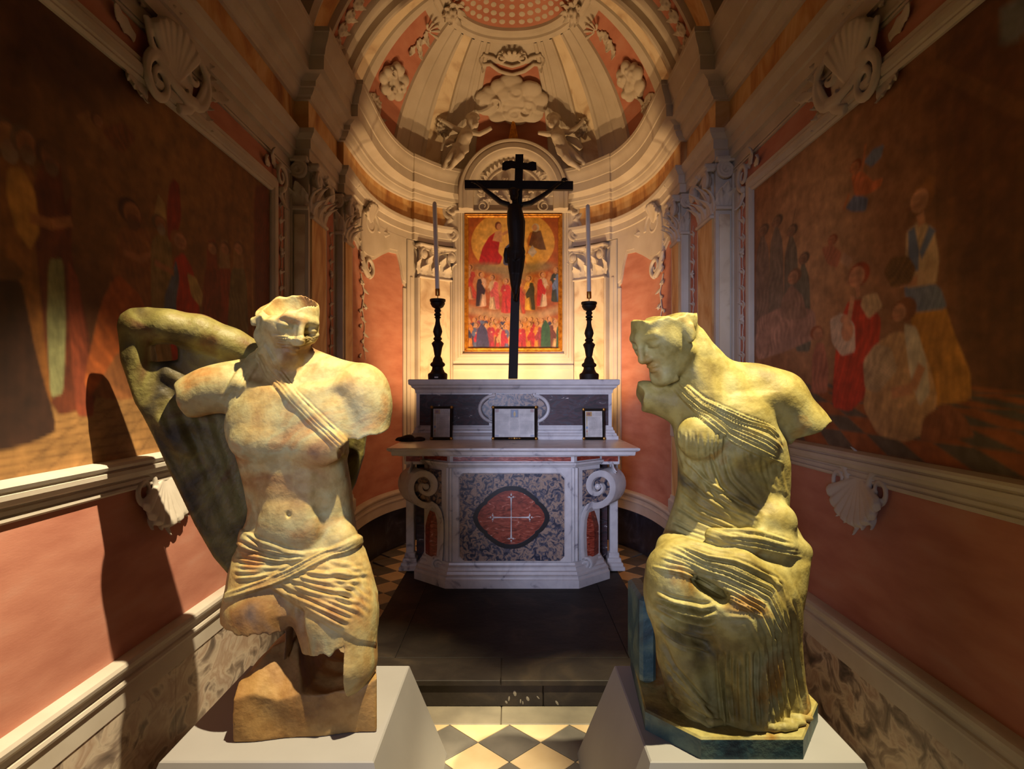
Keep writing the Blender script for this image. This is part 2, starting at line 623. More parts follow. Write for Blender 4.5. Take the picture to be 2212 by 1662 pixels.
# chips and pale scrapes on the riser (flaked stone)
for k in range(9):
    x = random.uniform(-0.05, 0.24)
    z = random.uniform(0.015, 0.10)
    r = random.uniform(0.004, 0.016)
    m = M()
    m.ell((x, 3.1215, z), (r * random.uniform(0.3, .7), 0.0012, r), 7, 4, 0, Matrix.Rotation(random.uniform(-.8, .8), 3, 'Y'))
    m.build('plaster_scrape', MAT['grey_slab'], step)

# walls
T = 0.16


def wall(name, path, h):
    m = M()
    m.sweep([(0, 0), (0, h), (-T, h), (-T, 0), (0, 0)], path)
    return struct(m.build(name, MAT['stucco'], origin=(0, 0, 0), smooth=30))


wall_left = wall('wall_left', LEFT, 4.4)
wall_right = wall('wall_right', RIGHT, 4.4)
wall_back = wall('wall_back', CURVE, 4.4)

# marble dado
for side, w in ((-1, wall_left), (1, wall_right)):
    ys = [Y_FRONT, 0.2, 1.45, 2.75, Y_PIL1 - 0.014]
    for a, b in zip(ys[:-1], ys[1:]):
        m = M()
        m.box(min(side * NAVE, side * (NAVE - 0.014)), max(side * NAVE, side * (NAVE - 0.014)), a + 0.001, b - 0.001, 0.0, 0.385)
        m.build('dado_slab', MAT['dado_marble'], w, smooth=0)
    pth = [(-NAVE + 0.014, Y_PIL1), (-PIL1, Y_PIL1), (-PIL1, Y_PIL2), (-PIL2, Y_PIL2), (-PIL2, Y_APSE)]
    if side > 0:
        pth = [(-x, y) for x, y in reversed(pth)]
    M().sweep([(0, 0), (0.014, 0), (0.014, 0.385), (0, 0.385)], pth).build('dado_slab', MAT['dado_marble'], w, smooth=30)
M().sweep([(0, 0), (0.014, 0), (0.014, 0.385), (0, 0.385)], CURVE).build('dado_slab', MAT['black_marble'], wall_back, smooth=30)

LOWP = [(0, .385), (.020, .385), (.022, .475), (.034, .480), (.038, .492), (.034, .504), (.026, .508), (.028, .530), (.040, .545), (.052, .555), (.056, .570), (.050, .583), (.036, .590), (0, .592)]
struct(M().sweep(LOWP, FULL).build('trim_1', MAT['stucco'], origin=(0, 0, 0), smooth=25), 'white moulding capping the marble dado')

LEDGE = [(0, 1.236), (.014, 1.238), (.022, 1.246), (.022, 1.256), (.014, 1.258), (.014, 1.263), (.024, 1.266), (.026, 1.280), (.020, 1.284), (.022, 1.290), (.046, 1.300), (.058, 1.318), (.060, 1.334), (.050, 1.337), (.050, 1.342), (.062, 1.346), (.068, 1.358), (.062, 1.368), (.040, 1.372), (0, 1.374)]
for k, (side, w) in enumerate(((-1, wall_left), (1, wall_right))):
    pth = [(-NAVE, Y_FRONT), (-NAVE, Y_PIL1)]
    if side > 0:
        pth = [(-x, y) for x, y in reversed(pth)]
    o = M().sweep(LEDGE, pth).build('trim_%d' % (2 + k), MAT['stucco'], origin=(0, 0, 0), smooth=25)
    struct(o, 'long moulded ledge below the %s fresco' % ('banquet' if side < 0 else 'nativity') if False else 'long moulded plaster ledge running under the wall fresco')
    # pink panel and bands
    def slab(y0, y1, z0, z1, t=0.004, mt='pink', nm='pink_panel'):
        m = M()
        m.box(min(side * (NAVE + 0.01), side * (NAVE - t)), max(side * (NAVE + 0.01), side * (NAVE - t)), y0, y1, z0, z1)
        m.build(nm, MAT[mt], w, smooth=0)
    slab(Y_FRONT, Y_PIL1, 0.59, 1.238)
    slab(Y_FRONT, 4.07, 3.03, 3.15)
    slab(3.96, 4.07, 1.37, 3.028)

# fresco surround: moulded frame
FRP = [(0, 0), (.020, .0), (.030, .012), (.026, .022), (.034, .028), (.040, .048), (.036, .066), (.022, .074), (.026, .082), (.026, .098), (0, .10)]
FY1, FZ0, FZ1 = 3.83, 1.374, 2.915
for k, (side, w) in enumerate(((-1, wall_left), (1, wall_right))):
    m = M()
    r = []
    for (y, z, dy, dz) in ((Y_FRONT, FZ1, 0, 1), (FY1, FZ1, 1, 1), (FY1, FZ0, 1, 0)):
        r.append([(side * (NAVE - o), y + dy * t, z + dz * t) for o, t in FRP])
    m.rings(r, 0, True, True, closed=False)
    m.build('trim_%d' % (4 + k), MAT['stucco'], origin=(0, 0, 0), smooth=25)
    struct(bpy.data.objects['trim_%d' % (4 + k)], 'moulded plaster frame around the wall fresco')
    # slim fillet below the architrave and between band and pier
    m = M()
    for z in (3.155, 3.175):
        m.box(min(side * NAVE, side * (NAVE - 0.012)), max(side * NAVE, side * (NAVE - 0.012)), Y_FRONT, Y_PIL1, z, z + 0.012)
    for y in (4.075, 4.10, 4.20):
        m.box(min(side * NAVE, side * (NAVE - 0.012)), max(side * NAVE, side * (NAVE - 0.012)), y, y + 0.014, 1.37, 3.155)
    m.build('fillet', MAT['stucco'], w, smooth=0)

# entablature: architrave, ochre frieze, cornice; steps forward over the pilasters behind the altar
S_P0, S_P1 = s_of_px(892), s_of_px(985)


def ent_path():
    pts = []
    n = 90
    marks = sorted(set([CLEN * i / n for i in range(n + 1)] + [S_P0 - 0.02, S_P0 - 0.019, S_P1 + 0.02, S_P1 + 0.021, CLEN - S_P0 + 0.02, CLEN - S_P0 + 0.019, CLEN - S_P1 - 0.02, CLEN - S_P1 - 0.021]))
    for s in marks:
        p, nn = curve_at(s)
        on = (S_P0 - 0.0195 < s < S_P1 + 0.0205) or (CLEN - S_P1 - 0.0205 < s < CLEN - S_P0 + 0.0195)
        q = p + nn * (0.035 if on else 0.0)
        pts.append((q.x, q.y))
    return LEFT[:-1] + pts + RIGHT[1:]


EP = ent_path()
ARCH = [(0, 3.255), (.028, 3.257), (.028, 3.325), (.042, 3.330), (.042, 3.395), (.052, 3.400), (.062, 3.415), (.074, 3.430), (.078, 3.452), (.078, 3.462), (.020, 3.468)]
FRIE = [(.020, 3.468), (.020, 3.672)]
CORN = [(.020, 3.672), (.040, 3.676), (.044, 3.690), (.060, 3.700), (.074, 3.722), (.078, 3.738), (.092, 3.742), (.096, 3.775), (.100, 3.780), (.120, 3.790), (.135, 3.800), (.150, 3.806), (.176, 3.812), (.178, 3.905), (.186, 3.910), (.190, 3.930), (.196, 3.955), (.212, 3.985), (.222, 4.010), (.226, 4.035), (.232, 4.040), (.232, 4.072), (.220, 4.080), (0, 4.085)]
struct(M().sweep(ARCH, EP, cap=False).build('trim_6', MAT['stucco'], origin=(0, 0, 0), smooth=22), 'plaster architrave carried round the whole chapel')
struct(M().sweep(FRIE, EP, cap=False).build('trim_7', MAT['ochre_marble'], origin=(0, 0, 0), smooth=22), 'ochre veined frieze between architrave and cornice')
struct(M().sweep(CORN, EP, cap=False).build('trim_8', MAT['stucco'], origin=(0, 0, 0), smooth=22), 'deep projecting cornice carried round the chapel')

# vaults
AR, AH = 1.49, 3.83


def ring_arch(name, ys, offs, mats, mlist, a0=6, a1=174, n=72, r=AR, h=AH):
    """soffit bands: profile along the chapel axis revolved about it"""
    m = M()
    rings = []
    for i in range(n + 1):
        t = math.radians(a0 + (a1 - a0) * i / n)
        rings.append([(-math.cos(t) * (r - o), y, h + math.sin(t) * (r - o)) for y, o in zip(ys, offs)])
    k = len(ys)
    v = [p for q in rings for p in q]
    f, mm = [], []
    for i in range(n):
        for j in range(k - 1):
            f.append((i * k + j, i * k + j + 1, (i + 1) * k + j + 1, (i + 1) * k + j))
            mm.append(mats[j])
    m.v, m.f, m.m = v, f, mm
    return struct(m.build(name, mlist, origin=(0, 0, 0), smooth=22))


prof = [(4.05, -.25, 0), (4.22, -.25, 0), (4.22, .0, 0), (4.28, .02, 0), (4.33, .0, 0), (4.34, -.02, 1), (4.56, -.02, 0), (4.57, .0, 0), (4.585, .018, 0), (4.62, .02, 0), (4.635, 0, 0), (4.645, -.02, 2),
        (4.90, -.02, 0), (4.91, 0, 0), (4.925, .018, 0), (4.96, .03, 0), (4.985, .03, 0), (5.0, .01, 0), (5.04, -.03, 0), (5.13, -.03, 0), (5.14, .02, 0), (5.165, .035, 0), (5.20, .035, 0), (5.215, .0, 0)]
ceiling_arch = ring_arch('ceiling', [p[0] for p in prof], [p[1] for p in prof], [p[2] for p in prof[:-1]], [MAT['stucco'], MAT['ochre_marble'], MAT['pink']])
ceiling_arch['label'] = 'banded arch soffit before the apse with ochre and pink strips'
prof = [(Y_FRONT, 0, 0), (0.6, 0, 0), (0.62, .03, 0), (0.9, .03, 1), (0.92, 0, 0), (2.9, 0, 2), (2.92, .03, 0), (3.2, .03, 1), (3.22, 0, 0), (3.9, 0, 2), (3.92, .03, 0), (4.02, .03, 0), (4.04, 0, 0), (4.24, 0, 0)]
ring_arch('ceiling', [p[0] for p in prof], [p[1] for p in prof], [p[2] for p in prof[:-1]], [MAT['stucco'], MAT['pink'], MAT['ochre_marble']], 0, 180, r=1.62, h=4.02)

# semi dome
DB = 1.80


def dome(th, el, off=0.0):
    """th: 0 at the right, PI at the left (as the plan curve), el: elevation angle, off: inwards"""
    c, s = math.cos(th), math.sin(th)
    x = math.copysign(abs(c) ** (2 / 2.25), c) * AR
    y = abs(s) ** (2 / 2.25) * DB
    p = Vector((x * math.cos(el), y * math.cos(el), AR * math.sin(el)))
    nn = Vector((p.x / AR ** 2, p.y / DB ** 2, p.z / AR ** 2)).normalized()
    p = p - nn * off
    return (p.x, Y_APSE + p.y, AH + p.z)


def dome_px(th, el):
    x, y, z = dome(th, el)
    return CX + x / y * FPX, CY - (z - EYE) / y * FPX
# ------------------------------------------------------------------ semi dome over the apse
ZONES = [(0, 0, 2), (14.6, 0, 0), (15.2, .016, 0), (16.4, .022, 0), (17.4, .022, 0), (17.9, .012, 0), (20.5, .012, 0), (21, .02, 0), (22.5, .02, 0), (23, .012, 0), (28.4, .012, 0), (29, .026, 0), (30.6, .026, 0), (31, 0, 1),
         (39, 0, 0), (39.4, .026, 0), (41, .026, 0), (41.6, .012, 0), (46.5, .012, 0), (47, .02, 0), (48.5, .02, 0), (49, .012, 0), (53.6, .012, 0), (54.2, .024, 0), (56.2, .024, 0), (56.8, 0, 2),
         (78, 0, 0), (78.6, .02, 0), (80.5, .026, 0), (83, .02, 0), (83.6, 0, 1), (90, 0, 1)]
EL0, EL1 = math.radians(6), math.radians(61)
ths, offs, mm = [], [], []
for a, o, k in reversed(ZONES[1:]):
    ths.append(math.radians(90 + a))
    offs.append(o)
    mm.append(k)
zz = [z[2] for z in ZONES]
TH = [math.radians(90 + a) for a, o, k in reversed(ZONES)] + [math.radians(90 - a) for a, o, k in ZONES[1:]]
OF = [o for a, o, k in reversed(ZONES)] + [o for a, o, k in ZONES[1:]]
MK = [ZONES[i][2] for i in reversed(range(len(ZONES) - 1))] + [ZONES[i][2] for i in range(len(ZONES) - 1)]
# refine wide zones
th2, of2, mk2 = [TH[0]], [OF[0]], []
for i in range(len(TH) - 1):
    n = max(1, int(abs(math.degrees(TH[i + 1] - TH[i])) / 2.2))
    for k in range(1, n + 1):
        t = k / n
        th2.append(TH[i] + (TH[i + 1] - TH[i]) * t)
        of2.append(OF[i] + (OF[i + 1] - OF[i]) * t)
        mk2.append(MK[i])
els = [EL0 + (EL1 - EL0) * i / 30 for i in range(31)]
m = M()
k = len(els)
m.v = [dome(t, e, o) for t, o in zip(th2, of2) for e in els]
for i in range(len(th2) - 1):
    for j in range(k - 1):
        m.f.append((i * k + j, i * k + j + 1, (i + 1) * k + j + 1, (i + 1) * k + j))
        # pink and ochre fields stop below the ring; plain plaster above them
        mi = mk2[i]
        top = 53 if abs(math.degrees(th2[i]) - 90) < 16 else 56
        if mi == 2 and math.degrees(els[j]) > top:
            mi = 0
        m.m.append(mi)
dome_o = struct(m.build('ceiling', [MAT['stucco'], MAT['pale_marble'], MAT['pink']], origin=(0, 0, 0), smooth=24), 'ribbed half dome over the altar with pink and ochre fields')
m = M()
ring = [(61, .012, 0), (61.6, .03, 0), (63, .035, 0), (63.6, .02, 0), (64.6, .02, 0), (65, .032, 0), (66.3, .03, 0), (66.8, 0.005, 2), (70, 0, 2), (75, 0, 2), (80, 0, 2), (85, 0, 2), (89.9, 0, 2)]
tt = [PI * i / 48 for i in range(49)]
k = len(ring)
m.v = [dome(t, math.radians(e), o) for t in tt for e, o, q in ring]
for i in range(48):
    for j in range(k - 1):
        m.f.append((i * k + j, (i + 1) * k + j, (i + 1) * k + j + 1, i * k + j + 1))
        m.m.append(ring[j][2])
m.build('crown_medallion', [MAT['stucco'], MAT['pale_marble'], MAT['pink']], dome_o, smooth=30)
# pale scale flecks of the medallion
m = M()
for r, (e, n) in enumerate(((68.6, 22), (71.4, 19), (74.2, 16), (77, 13), (79.8, 10), (82.6, 8))):
    for i in range(n + 1):
        t = PI * (i + 0.5 * (r % 2)) / n
        if not 0.05 < t < PI - 0.05:
            continue
        c = Vector(dome(t, math.radians(e), 0.002))
        u = (Vector(dome(t + 0.02, math.radians(e), .002)) - c).normalized()
        v = (Vector(dome(t, math.radians(e + 1), .002)) - c).normalized()
        w = u.cross(v)
        rot = Matrix((u, v, w)).transposed()
        m.ell(c, (0.034 - 0.003 * r, 0.03, 0.004), 8, 4, 0, rot)
o = m.build('scale_flecks', MAT['stucco'], dome_o)
o['kind'] = 'stuff'


# ------------------------------------------------------------------ stucco ornament kit, local axes: u across, v up, w out
def fuse(m, voxel=0.006, smooth=2):
    """weld overlapping closed pieces into one modelled stucco surface"""
    me = bpy.data.meshes.new('tmp')
    me.from_pydata([tuple(p) for p in m.v], [], m.f)
    o = bpy.data.objects.new('tmp', me)
    COL.objects.link(o)
    r = o.modifiers.new('r', 'REMESH')
    r.mode = 'VOXEL'
    r.voxel_size = voxel
    if smooth:
        s = o.modifiers.new('s', 'SMOOTH')
        s.iterations = smooth
        s.factor = 0.4
    dg = bpy.context.evaluated_depsgraph_get()
    e = bpy.data.meshes.new_from_object(o.evaluated_get(dg))
    V = np.empty(len(e.vertices) * 3)
    e.vertices.foreach_get('co', V)
    V = V.reshape(-1, 3)
    Fc = [tuple(p.vertices) for p in e.polygons]
    bpy.data.objects.remove(o)
    bpy.data.meshes.remove(me)
    bpy.data.meshes.remove(e)
    return V, Fc


def put(name, VF, fn, mat, parent=None, smooth=180, origin=None):
    V, Fc = VF
    W = np.array([fn(*p) for p in V])
    return make_obj(name, W, Fc, mat, parent, smooth, origin)


def spiral(cx, cy, r0, r1, a0, turns, n=28):
    out = []
    for i in range(n + 1):
        t = i / n
        r = r0 + (r1 - r0) * t
        a = a0 + turns * 2 * PI * t
        out.append((cx + r * math.cos(a), cy + r * math.sin(a)))
    return out


def otube(m, uv, r0, r1=None, w=0.0, flat=0.8, n=7):
    r1 = r0 if r1 is None else r1
    k = len(uv)
    m.tube([(a, b, w) for a, b in uv], [r0 + (r1 - r0) * i / max(k - 1, 1) for i in range(k)], n, 0, flat, up=(0, 0, 1))


def leaf(m, u, v, ang, L, W, lift=0.03, curl=0.03, th=0.012, lobes=3):
    """closed acanthus-like leaf that bends out of the surface"""
    d = Vector((math.cos(ang), math.sin(ang)))
    q = Vector((-d.y, d.x))
    n = 12
    rings = []
    for i in range(n + 1):
        t = i / n
        wd = W * 0.5 * (math.sin(PI * min(1, t * 0.86 + 0.14)) ** 0.7) * (1 - 0.28 * abs(math.sin(PI * lobes * t)))
        wd = max(wd, 0.002)
        c = Vector((u, v)) + d * L * (t - 0.12 * max(0, t - 0.75) / 0.25)
        w = lift * math.sin(PI * 0.5 * t) * 0.5 + curl * max(0, t - 0.45) ** 1.5 * 3
        rings.append([(c.x + q.x * wd, c.y + q.y * wd, w - th * 0.6), (c.x + q.x * wd * .5, c.y + q.y * wd * .5, w + th * .55), (c.x, c.y, w + th * 0.25), (c.x - q.x * wd * .5, c.y - q.y * wd * .5, w + th * .55),
                      (c.x - q.x * wd, c.y - q.y * wd, w - th * 0.6), (c.x, c.y, w - th * 1.2)])
    m.rings(rings, 0, True, True)


def rosette(m, u, v, r, w=0.02, n=6):
    m.ell((u, v, w + r * .25), (r * .3, r * .3, r * .3), 8, 6)
    for i in range(n):
        a = 2 * PI * i / n
        m.ell((u + r * .6 * math.cos(a), v + r * .6 * math.sin(a), w), (r * .42, r * .3, r * .25), 8, 5, 0, Matrix.Rotation(a, 3, 'Z'))


def shell(m, u, v, a0, a1, r, n=7, w=0.015):
    for i in range(n):
        a = a0 + (a1 - a0) * (i + .5) / n
        d = (math.cos(a), math.sin(a))
        pts = [(u + d[0] * r * t, v + d[1] * r * t) for t in (0.08, .35, .65, .9, 1.0)]
        m.tube([(p[0], p[1], w + 0.012 * k) for k, p in enumerate(pts)], [r * .03, r * .075, r * .12, r * .16, r * .11], 7, 0, .75, up=(0, 0, 1))


def capital(W, H):
    m = M()
    m.box(-.47 * W, .47 * W, 0, H * .9, -.03, .012)
    m.box(-.60 * W, .60 * W, H * .90, H * .985, -.03, .075, 0, .008)
    m.box(-.56 * W, .56 * W, H * .84, H * .9, -.03, .055, 0, .006)
    m.box(-.52 * W, .52 * W, -.015 * H, .05 * H, -.03, .03, 0, .006)
    for s in (-1, 1):
        sp = spiral(s * .44 * W, .68 * H, .155 * H, .02 * H, PI / 2, s * -2.1, 40)
        otube(m, sp, .036 * H, .026 * H, .055, 1.0)
        m.ell((s * .44 * W, .68 * H, .045), (.14 * H, .14 * H, .035), 12, 6)
        otube(m, [(s * .44 * W, .835 * H), (s * .25 * W, .80 * H), (s * .06 * W, .72 * H)], .032 * H, .02 * H, .05)
        leaf(m, s * .22 * W, .1 * H, PI / 2, .62 * H, .32 * W, .05, .07, .016)
        leaf(m, s * .36 * W, .0, PI / 2, .44 * H, .34 * W, .05, .08, .016)
        leaf(m, s * .5 * W, .1 * H, PI / 2 - s * .2, .5 * H, .2 * W, .04, .06, .014)
        leaf(m, s * .62 * W, .9 * H, PI / 2 + s * -2.4, .16 * H, .16 * W, .04, .03, .014)
    leaf(m, 0, 0, PI / 2, .46 * H, .34 * W, .06, .09, .016)
    rosette(m, 0, .90 * H, .12 * H, .06)
    return fuse(m, 0.006, 1)


def vine(L, W, seed=1):
    r = random.Random(seed)
    m = M()
    n = int(L / .11)
    pts = [(math.sin(i * 1.1) * W * .12, L * i / (4 * n)) for i in range(4 * n + 1)]
    otube(m, pts, .007, .005, .004)
    for i in range(n):
        v = L * (i + .5) / n
        if i % 4 == 1:
            rosette(m, 0, v, W * .42, .012, 5)
        else:
            for s in (-1, 1):
                leaf(m, 0, v - .03, PI / 2 - s * r.uniform(.5, 1.0), W * r.uniform(.55, .75), W * .4, .02, .02, .009, 2)
    return fuse(m, 0.006, 0)


CAP1 = capital(.34, .385)
CAP2 = capital(.24, .385)
CAPA = capital(.44, .375)
VINE = vine(1.45, .085, 3)


def face_map(o, du, n, z0, off=0.0):
    """flat face: o plan point, du unit direction of u, n outward"""
    return lambda u, v, w: (o[0] + du[0] * u + n[0] * (w + off), o[1] + du[1] * u + n[1] * (w + off), z0 + v)


# pilasters of the arch before the apse
for side, w in ((-1, wall_left), (1, wall_right)):
    for (x, ya, yb, cap, nm) in ((PIL1, 4.30, 4.62, CAP1, 0), (PIL2, 4.985, 5.19, CAP2, 1)):
        m = M()
        m.box(min(side * x, side * (x - .022)), max(side * x, side * (x - .022)), ya, yb, 0.59, 2.88)
        sh = m.build('pilaster_shaft', MAT['ochre_marble'], w, smooth=0)
        m = M()
        for zz0, zz1, o in ((.59, .70, .05), (.70, .74, .035), (1.24, 1.37, .035)):
            m.box(min(side * x, side * (x - o)), max(side * x, side * (x - o)), ya - o + .02, yb + o - .02, zz0, zz1, 0, .006)
        V_, F_ = fuse(m, .008, 0)
        make_obj('pilaster_base', V_, F_, MAT['stucco'], sh, 30)
        yc = (ya + yb) / 2
        put('pilaster_capital', cap, face_map((side * (x - .012), yc), (0, -side), (-side, 0), 2.87), MAT['stucco'], sh)
        # slim pale edge strips
        for y in (ya - .05, yb + .012):
            m = M()
            m.box(min(side * x, side * (x - .012)), max(side * x, side * (x - .012)), y, y + .038, 0.59, 3.25)
            m.build('pilaster_strip', MAT['stucco'], w, smooth=0)
    # narrow return faces towards the nave, with a slim flat pilaster and grey veined panel
    m = M()
    x0, x1 = sorted((side * (NAVE - .015), side * (PIL1 + .012)))
    m.box(x0, x1, Y_PIL1 - .012, Y_PIL1 + .002, .6, 2.88)
    m.build('return_panel', MAT['pale_marble'], w, smooth=0)
    for (vx, vy, vz, rr) in ((1.497, Y_PIL1 - .012, 3.185, .062), (1.425, Y_PIL2 - .004, 3.175, .045)):
        m = M()
        otube(m, spiral(0, 0, rr, .012, PI / 2, 2.3, 44), .013, .010, .035, 1.0)
        m.ell((0, 0, .01), (rr, rr, .02), 14, 6)
        m.box(-rr * 1.1, rr * 1.1, rr * .9, rr * 1.5, -.01, .05, 0, .006)
        leaf(m, 0, -rr - .20, PI / 2, .19, rr * 2.0, .05, .05, .014)
        leaf(m, -rr * .4, -rr - .20, PI / 2 + .2, .14, rr * 1.4, .04, .06, .014)
        leaf(m, rr * .4, -rr - .20, PI / 2 - .2, .14, rr * 1.4, .04, .06, .014)
        m.box(-rr * 1.1, rr * 1.1, -rr - .215, -rr - .19, -.01, .03, 0, .005)
        put('side_volute', fuse(m, .005, 0), face_map((side * vx, vy), (side, 0), (0, -1), vz), MAT['stucco'], w)
    # pink strip with stucco vine between the two pilasters
    m = M()
    x0, x1 = sorted((side * PIL1, side * (PIL1 - .004)))
    m.box(x0, x1, 4.70, 4.87, 0.6, 3.25)
    m.build('pink_panel', MAT['pink'], w, smooth=0)
    put('stucco_vine', VINE, face_map((side * (PIL1 - .004), 4.785), (0, -side), (-side, 0), 1.50), MAT['stucco'], w)
    put('stucco_vine', VINE, wall_map(side, 4.015, 1.50, .004), MAT['stucco'], w)

# ------------------------------------------------------------------ apse wall: pink fields, white frames, pilasters
for side in (-1, 1):
    S = (lambda s: s) if side < 0 else (lambda s: CLEN - s)
    sg = 1 if side < 0 else -1

    def amap(u, v, w, sg=sg, S=S):
        # u = arc length from the apse mouth on this side
        p, n = curve_at(S(u))
        return (p.x + n.x * w, p.y + n.y * w, v)
    m = M()
    us = [0.03 + 1.22 * i / 24 for i in range(25)]
    m.grid(lambda u, v: amap(u, v, .005), us, [.59, 1.2, 1.8, 2.4, 3.0, 3.2], 0, side > 0)
    m.build('pink_panel', MAT['pink'], wall_back, smooth=60)
    # white head of the field with its curved lower edge
    edge = [(0.03, 517), (757, 517), (763, 520), (775, 545), (790, 560), (803, 562), (820, 552), (837, 545), (855, 549), (861, 571), (866, 612), (874, 620)]
    pts = []
    for px, py in edge[1:]:
        s = s_of_px(px)
        q, _ = curve_at(s)
        pts.append((max(s, 0.03), EYE + (CY - py) / FPX * q.y))
    pts.append((1.262, pts[-1][1]))
    ss = [a for a, b in pts]
    hh = [b for a, b in pts]
    m = M()
    us = sorted(set([0.02 + 1.25 * i / 60 for i in range(61)]))
    for (w0, d0) in ((.02, 0.0), (.03, .035)):
        lo = [float(np.interp(u, ss, hh)) + d0 for u in us]
        v = []
        for u, l in zip(us, lo):
            v += [amap(u, l, 0), amap(u, l, w0), amap(u, 3.257, w0)]
        f = []
        for i in range(len(us) - 1):
            for j in range(2):
                q = (i * 3 + j, i * 3 + j + 1, (i + 1) * 3 + j + 1, (i + 1) * 3 + j)
                f.append(q if side < 0 else tuple(reversed(q)))
        m.add(v, f)
    m.build('field_head', MAT['stucco'], wall_back, smooth=30)
    # vertical frame beside the pilaster
    def vstrip(u0, u1, z0, z1, w, nm, mt, n=4):
        m = M()
        prof = [(u0, 0), (u0, w * .7), (u0 + .008, w), (u1 - .008, w), (u1, w * .7), (u1, 0)]
        rings = [[amap(a, z, b) for a, b in prof] for z in (z0, z1)]
        m.rings(rings, 0, False, False, closed=False)
        m.f.append(tuple(range(6, 12)))
        m.m.append(0)
        m.build(nm, MAT[mt], wall_back, smooth=30)
    vstrip(1.235, 1.285, .59, 2.72, .022, 'frame_strip', 'stucco')
    vstrip(1.290, 1.395, .59, 3.25, .030, 'frame_strip', 'stucco')
    vstrip(1.325, 1.375, .59, 2.85, .042, 'frame_strip', 'stucco')
    vstrip(1.43, 1.47, .8, 2.86, .052, 'pilaster_strip', 'stucco')
    vstrip(1.47, 1.885, .8, 2.87, .045, 'pilaster_shaft', 'pale_marble')
    vstrip(1.885, 1.93, .8, 2.86, .052, 'pilaster_strip', 'stucco')
    uc = 1.68
    put('pilaster_capital', CAPA, lambda u, v, w, uc=uc, amap=amap, sg=sg: amap(uc + u * sg, 2.865 + v, .04 + w), MAT['stucco'], wall_back)
    # rocaille C-scroll with shell and falling spray in the corner of the pink field
    m = M()
    otube(m, spiral(.30, .33, .13, .03, -.3, 1.35, 30), .024, .012, .012)
    otube(m, [(.20, .42), (.13, .34), (.10, .18), (.12, .02), (.17, -.09), (.25, -.13)], .02, .03, .014)
    otube(m, spiral(.26, -.05, .085, .02, -PI / 2, 1.3, 24), .024, .012, .014)
    shell(m, .30, .32, 1.2, 2.9, .17, 6)
    for k in range(6):
        leaf(m, .10 + .012 * k, .30 - .075 * k, PI + .5 + .06 * k, .09, .06, .02, .03)
    leaf(m, .42, .30, .1, .15, .09, .03, .03)
    leaf(m, .05, .40, 2.2, .15, .11, .03, .04)
    vf = fuse(m, .006, 1)
    put('stucco_rocaille', vf, lambda u, v, w, amap=amap: amap(.10 + u * 1.5, 2.86 + v * 1.12, .012 + w), MAT['stucco'], wall_back)
    m = M()
    otube(m, [(.0, .5), (.05, .35), (.02, .2), (.06, .05), (.04, -.1), (.07, -.25)], .008, .004, .004)
    for k in range(11):
        v = .45 - .065 * k
        leaf(m, .03 + .02 * math.sin(k), v, -PI / 2 + (1 if k % 2 else -1) * .9, .075, .04, .015, .012, .007, 2)
    rosette(m, .02, .42, .03, .008, 5)
    rosette(m, .06, .22, .028, .008, 5)
    vf = fuse(m, .005, 0)
    put('stucco_spray', vf, lambda u, v, w, amap=amap: amap(.30 + u * 2.0, 2.18 + v * 1.05, .008 + w), MAT['stucco'], wall_back)

# ------------------------------------------------------------------ aedicule around the altarpiece
AX = 0.015
m = M()
m.box(AX - .68, AX + .68, 6.80, 7.02, .60, 3.70)
m.build('aedicule_block', MAT['stucco'], wall_back, smooth=0)


def rect_frame(m, cx, z0, z1, hw, prof, y):
    """mitred frame, prof [(outward in the plane, towards the viewer)]"""
    rings = []
    for sx, sz in ((-1, -1), (1, -1), (1, 1), (-1, 1), (-1, -1)):
        rings.append([(cx + sx * (hw + a), y - b, (z1 + a) if sz > 0 else (z0 - a)) for a, b in prof])
    m.rings(rings, 0, False, False, closed=False)


PZ0, PZ1, PHW = 2.075, 3.615, .545
m = M()
rect_frame(m, AX, PZ0, PZ1, PHW, [(.025, .0), (.025, .02), (.03, .032), (.045, .036), (.05, .026), (.075, .026), (.08, .018), (.115, .014), (.12, 0)], 6.80)
struct(m.build('trim_9', MAT['stucco'], origin=(0, 0, 0), smooth=25), 'white moulded surround of the altar painting')
m = M()
for (a, b, c, d, w) in ((-.68, .68, 1.62, 1.70, .03), (-.68, .68, 1.86, 1.92, .025), (-.66, .66, .6, 1.62, .012)):
    m.box(AX + a, AX + b, 6.80 - w, 6.81, c, d, 0, .006)
m.build('aedicule_moulding', MAT['stucco'], wall_back, smooth=30)

# round pediment
PCZ, PR1, PR0, PY = 3.80, .605, .445, 6.62
m = M()
prof = [(PR1, .25), (PR1, .0), (PR1 - .012, -.012), (PR1 - .03, -.008), (PR1 - .036, .004), (PR1 - .05, .004), (PR1 - .055, -.006), (PR1 - .10, -.012), (PR1 - .108, .0), (PR1 - .118, .004), (PR0 + .02, .012), (PR0, .03), (PR0, .14)]
rings = []
n = 56
for i in range(n + 1):
    t = PI * i / n
    rings.append([(AX - math.cos(t) * r, PY + d, PCZ + math.sin(t) * r) for r, d in prof])
rings = [[(p[0], p[1], p[2] - .16) for p in rings[0]]] + rings + [[(p[0], p[1], p[2] - .16) for p in rings[-1]]]
m.rings(rings, 0, True, True, closed=False)
m.box(AX - .66, AX + .66, 6.735, 6.83, 3.63, 3.655, 0, .006)
struct(m.build('trim_10', MAT['stucco'], origin=(0, 0, 0), smooth=24), 'round arched pediment over the altar painting')
m = M()
m.prism([(AX - PR0 - .01, 3.655), (AX + PR0 + .01, 3.655)] + [(AX + (PR0 + .01) * math.cos(PI * i / 24), PCZ + (PR0 + .01) * math.sin(PI * i / 24)) for i in range(25)], lambda u, v, w: (u, w, v), 6.76, 6.83)
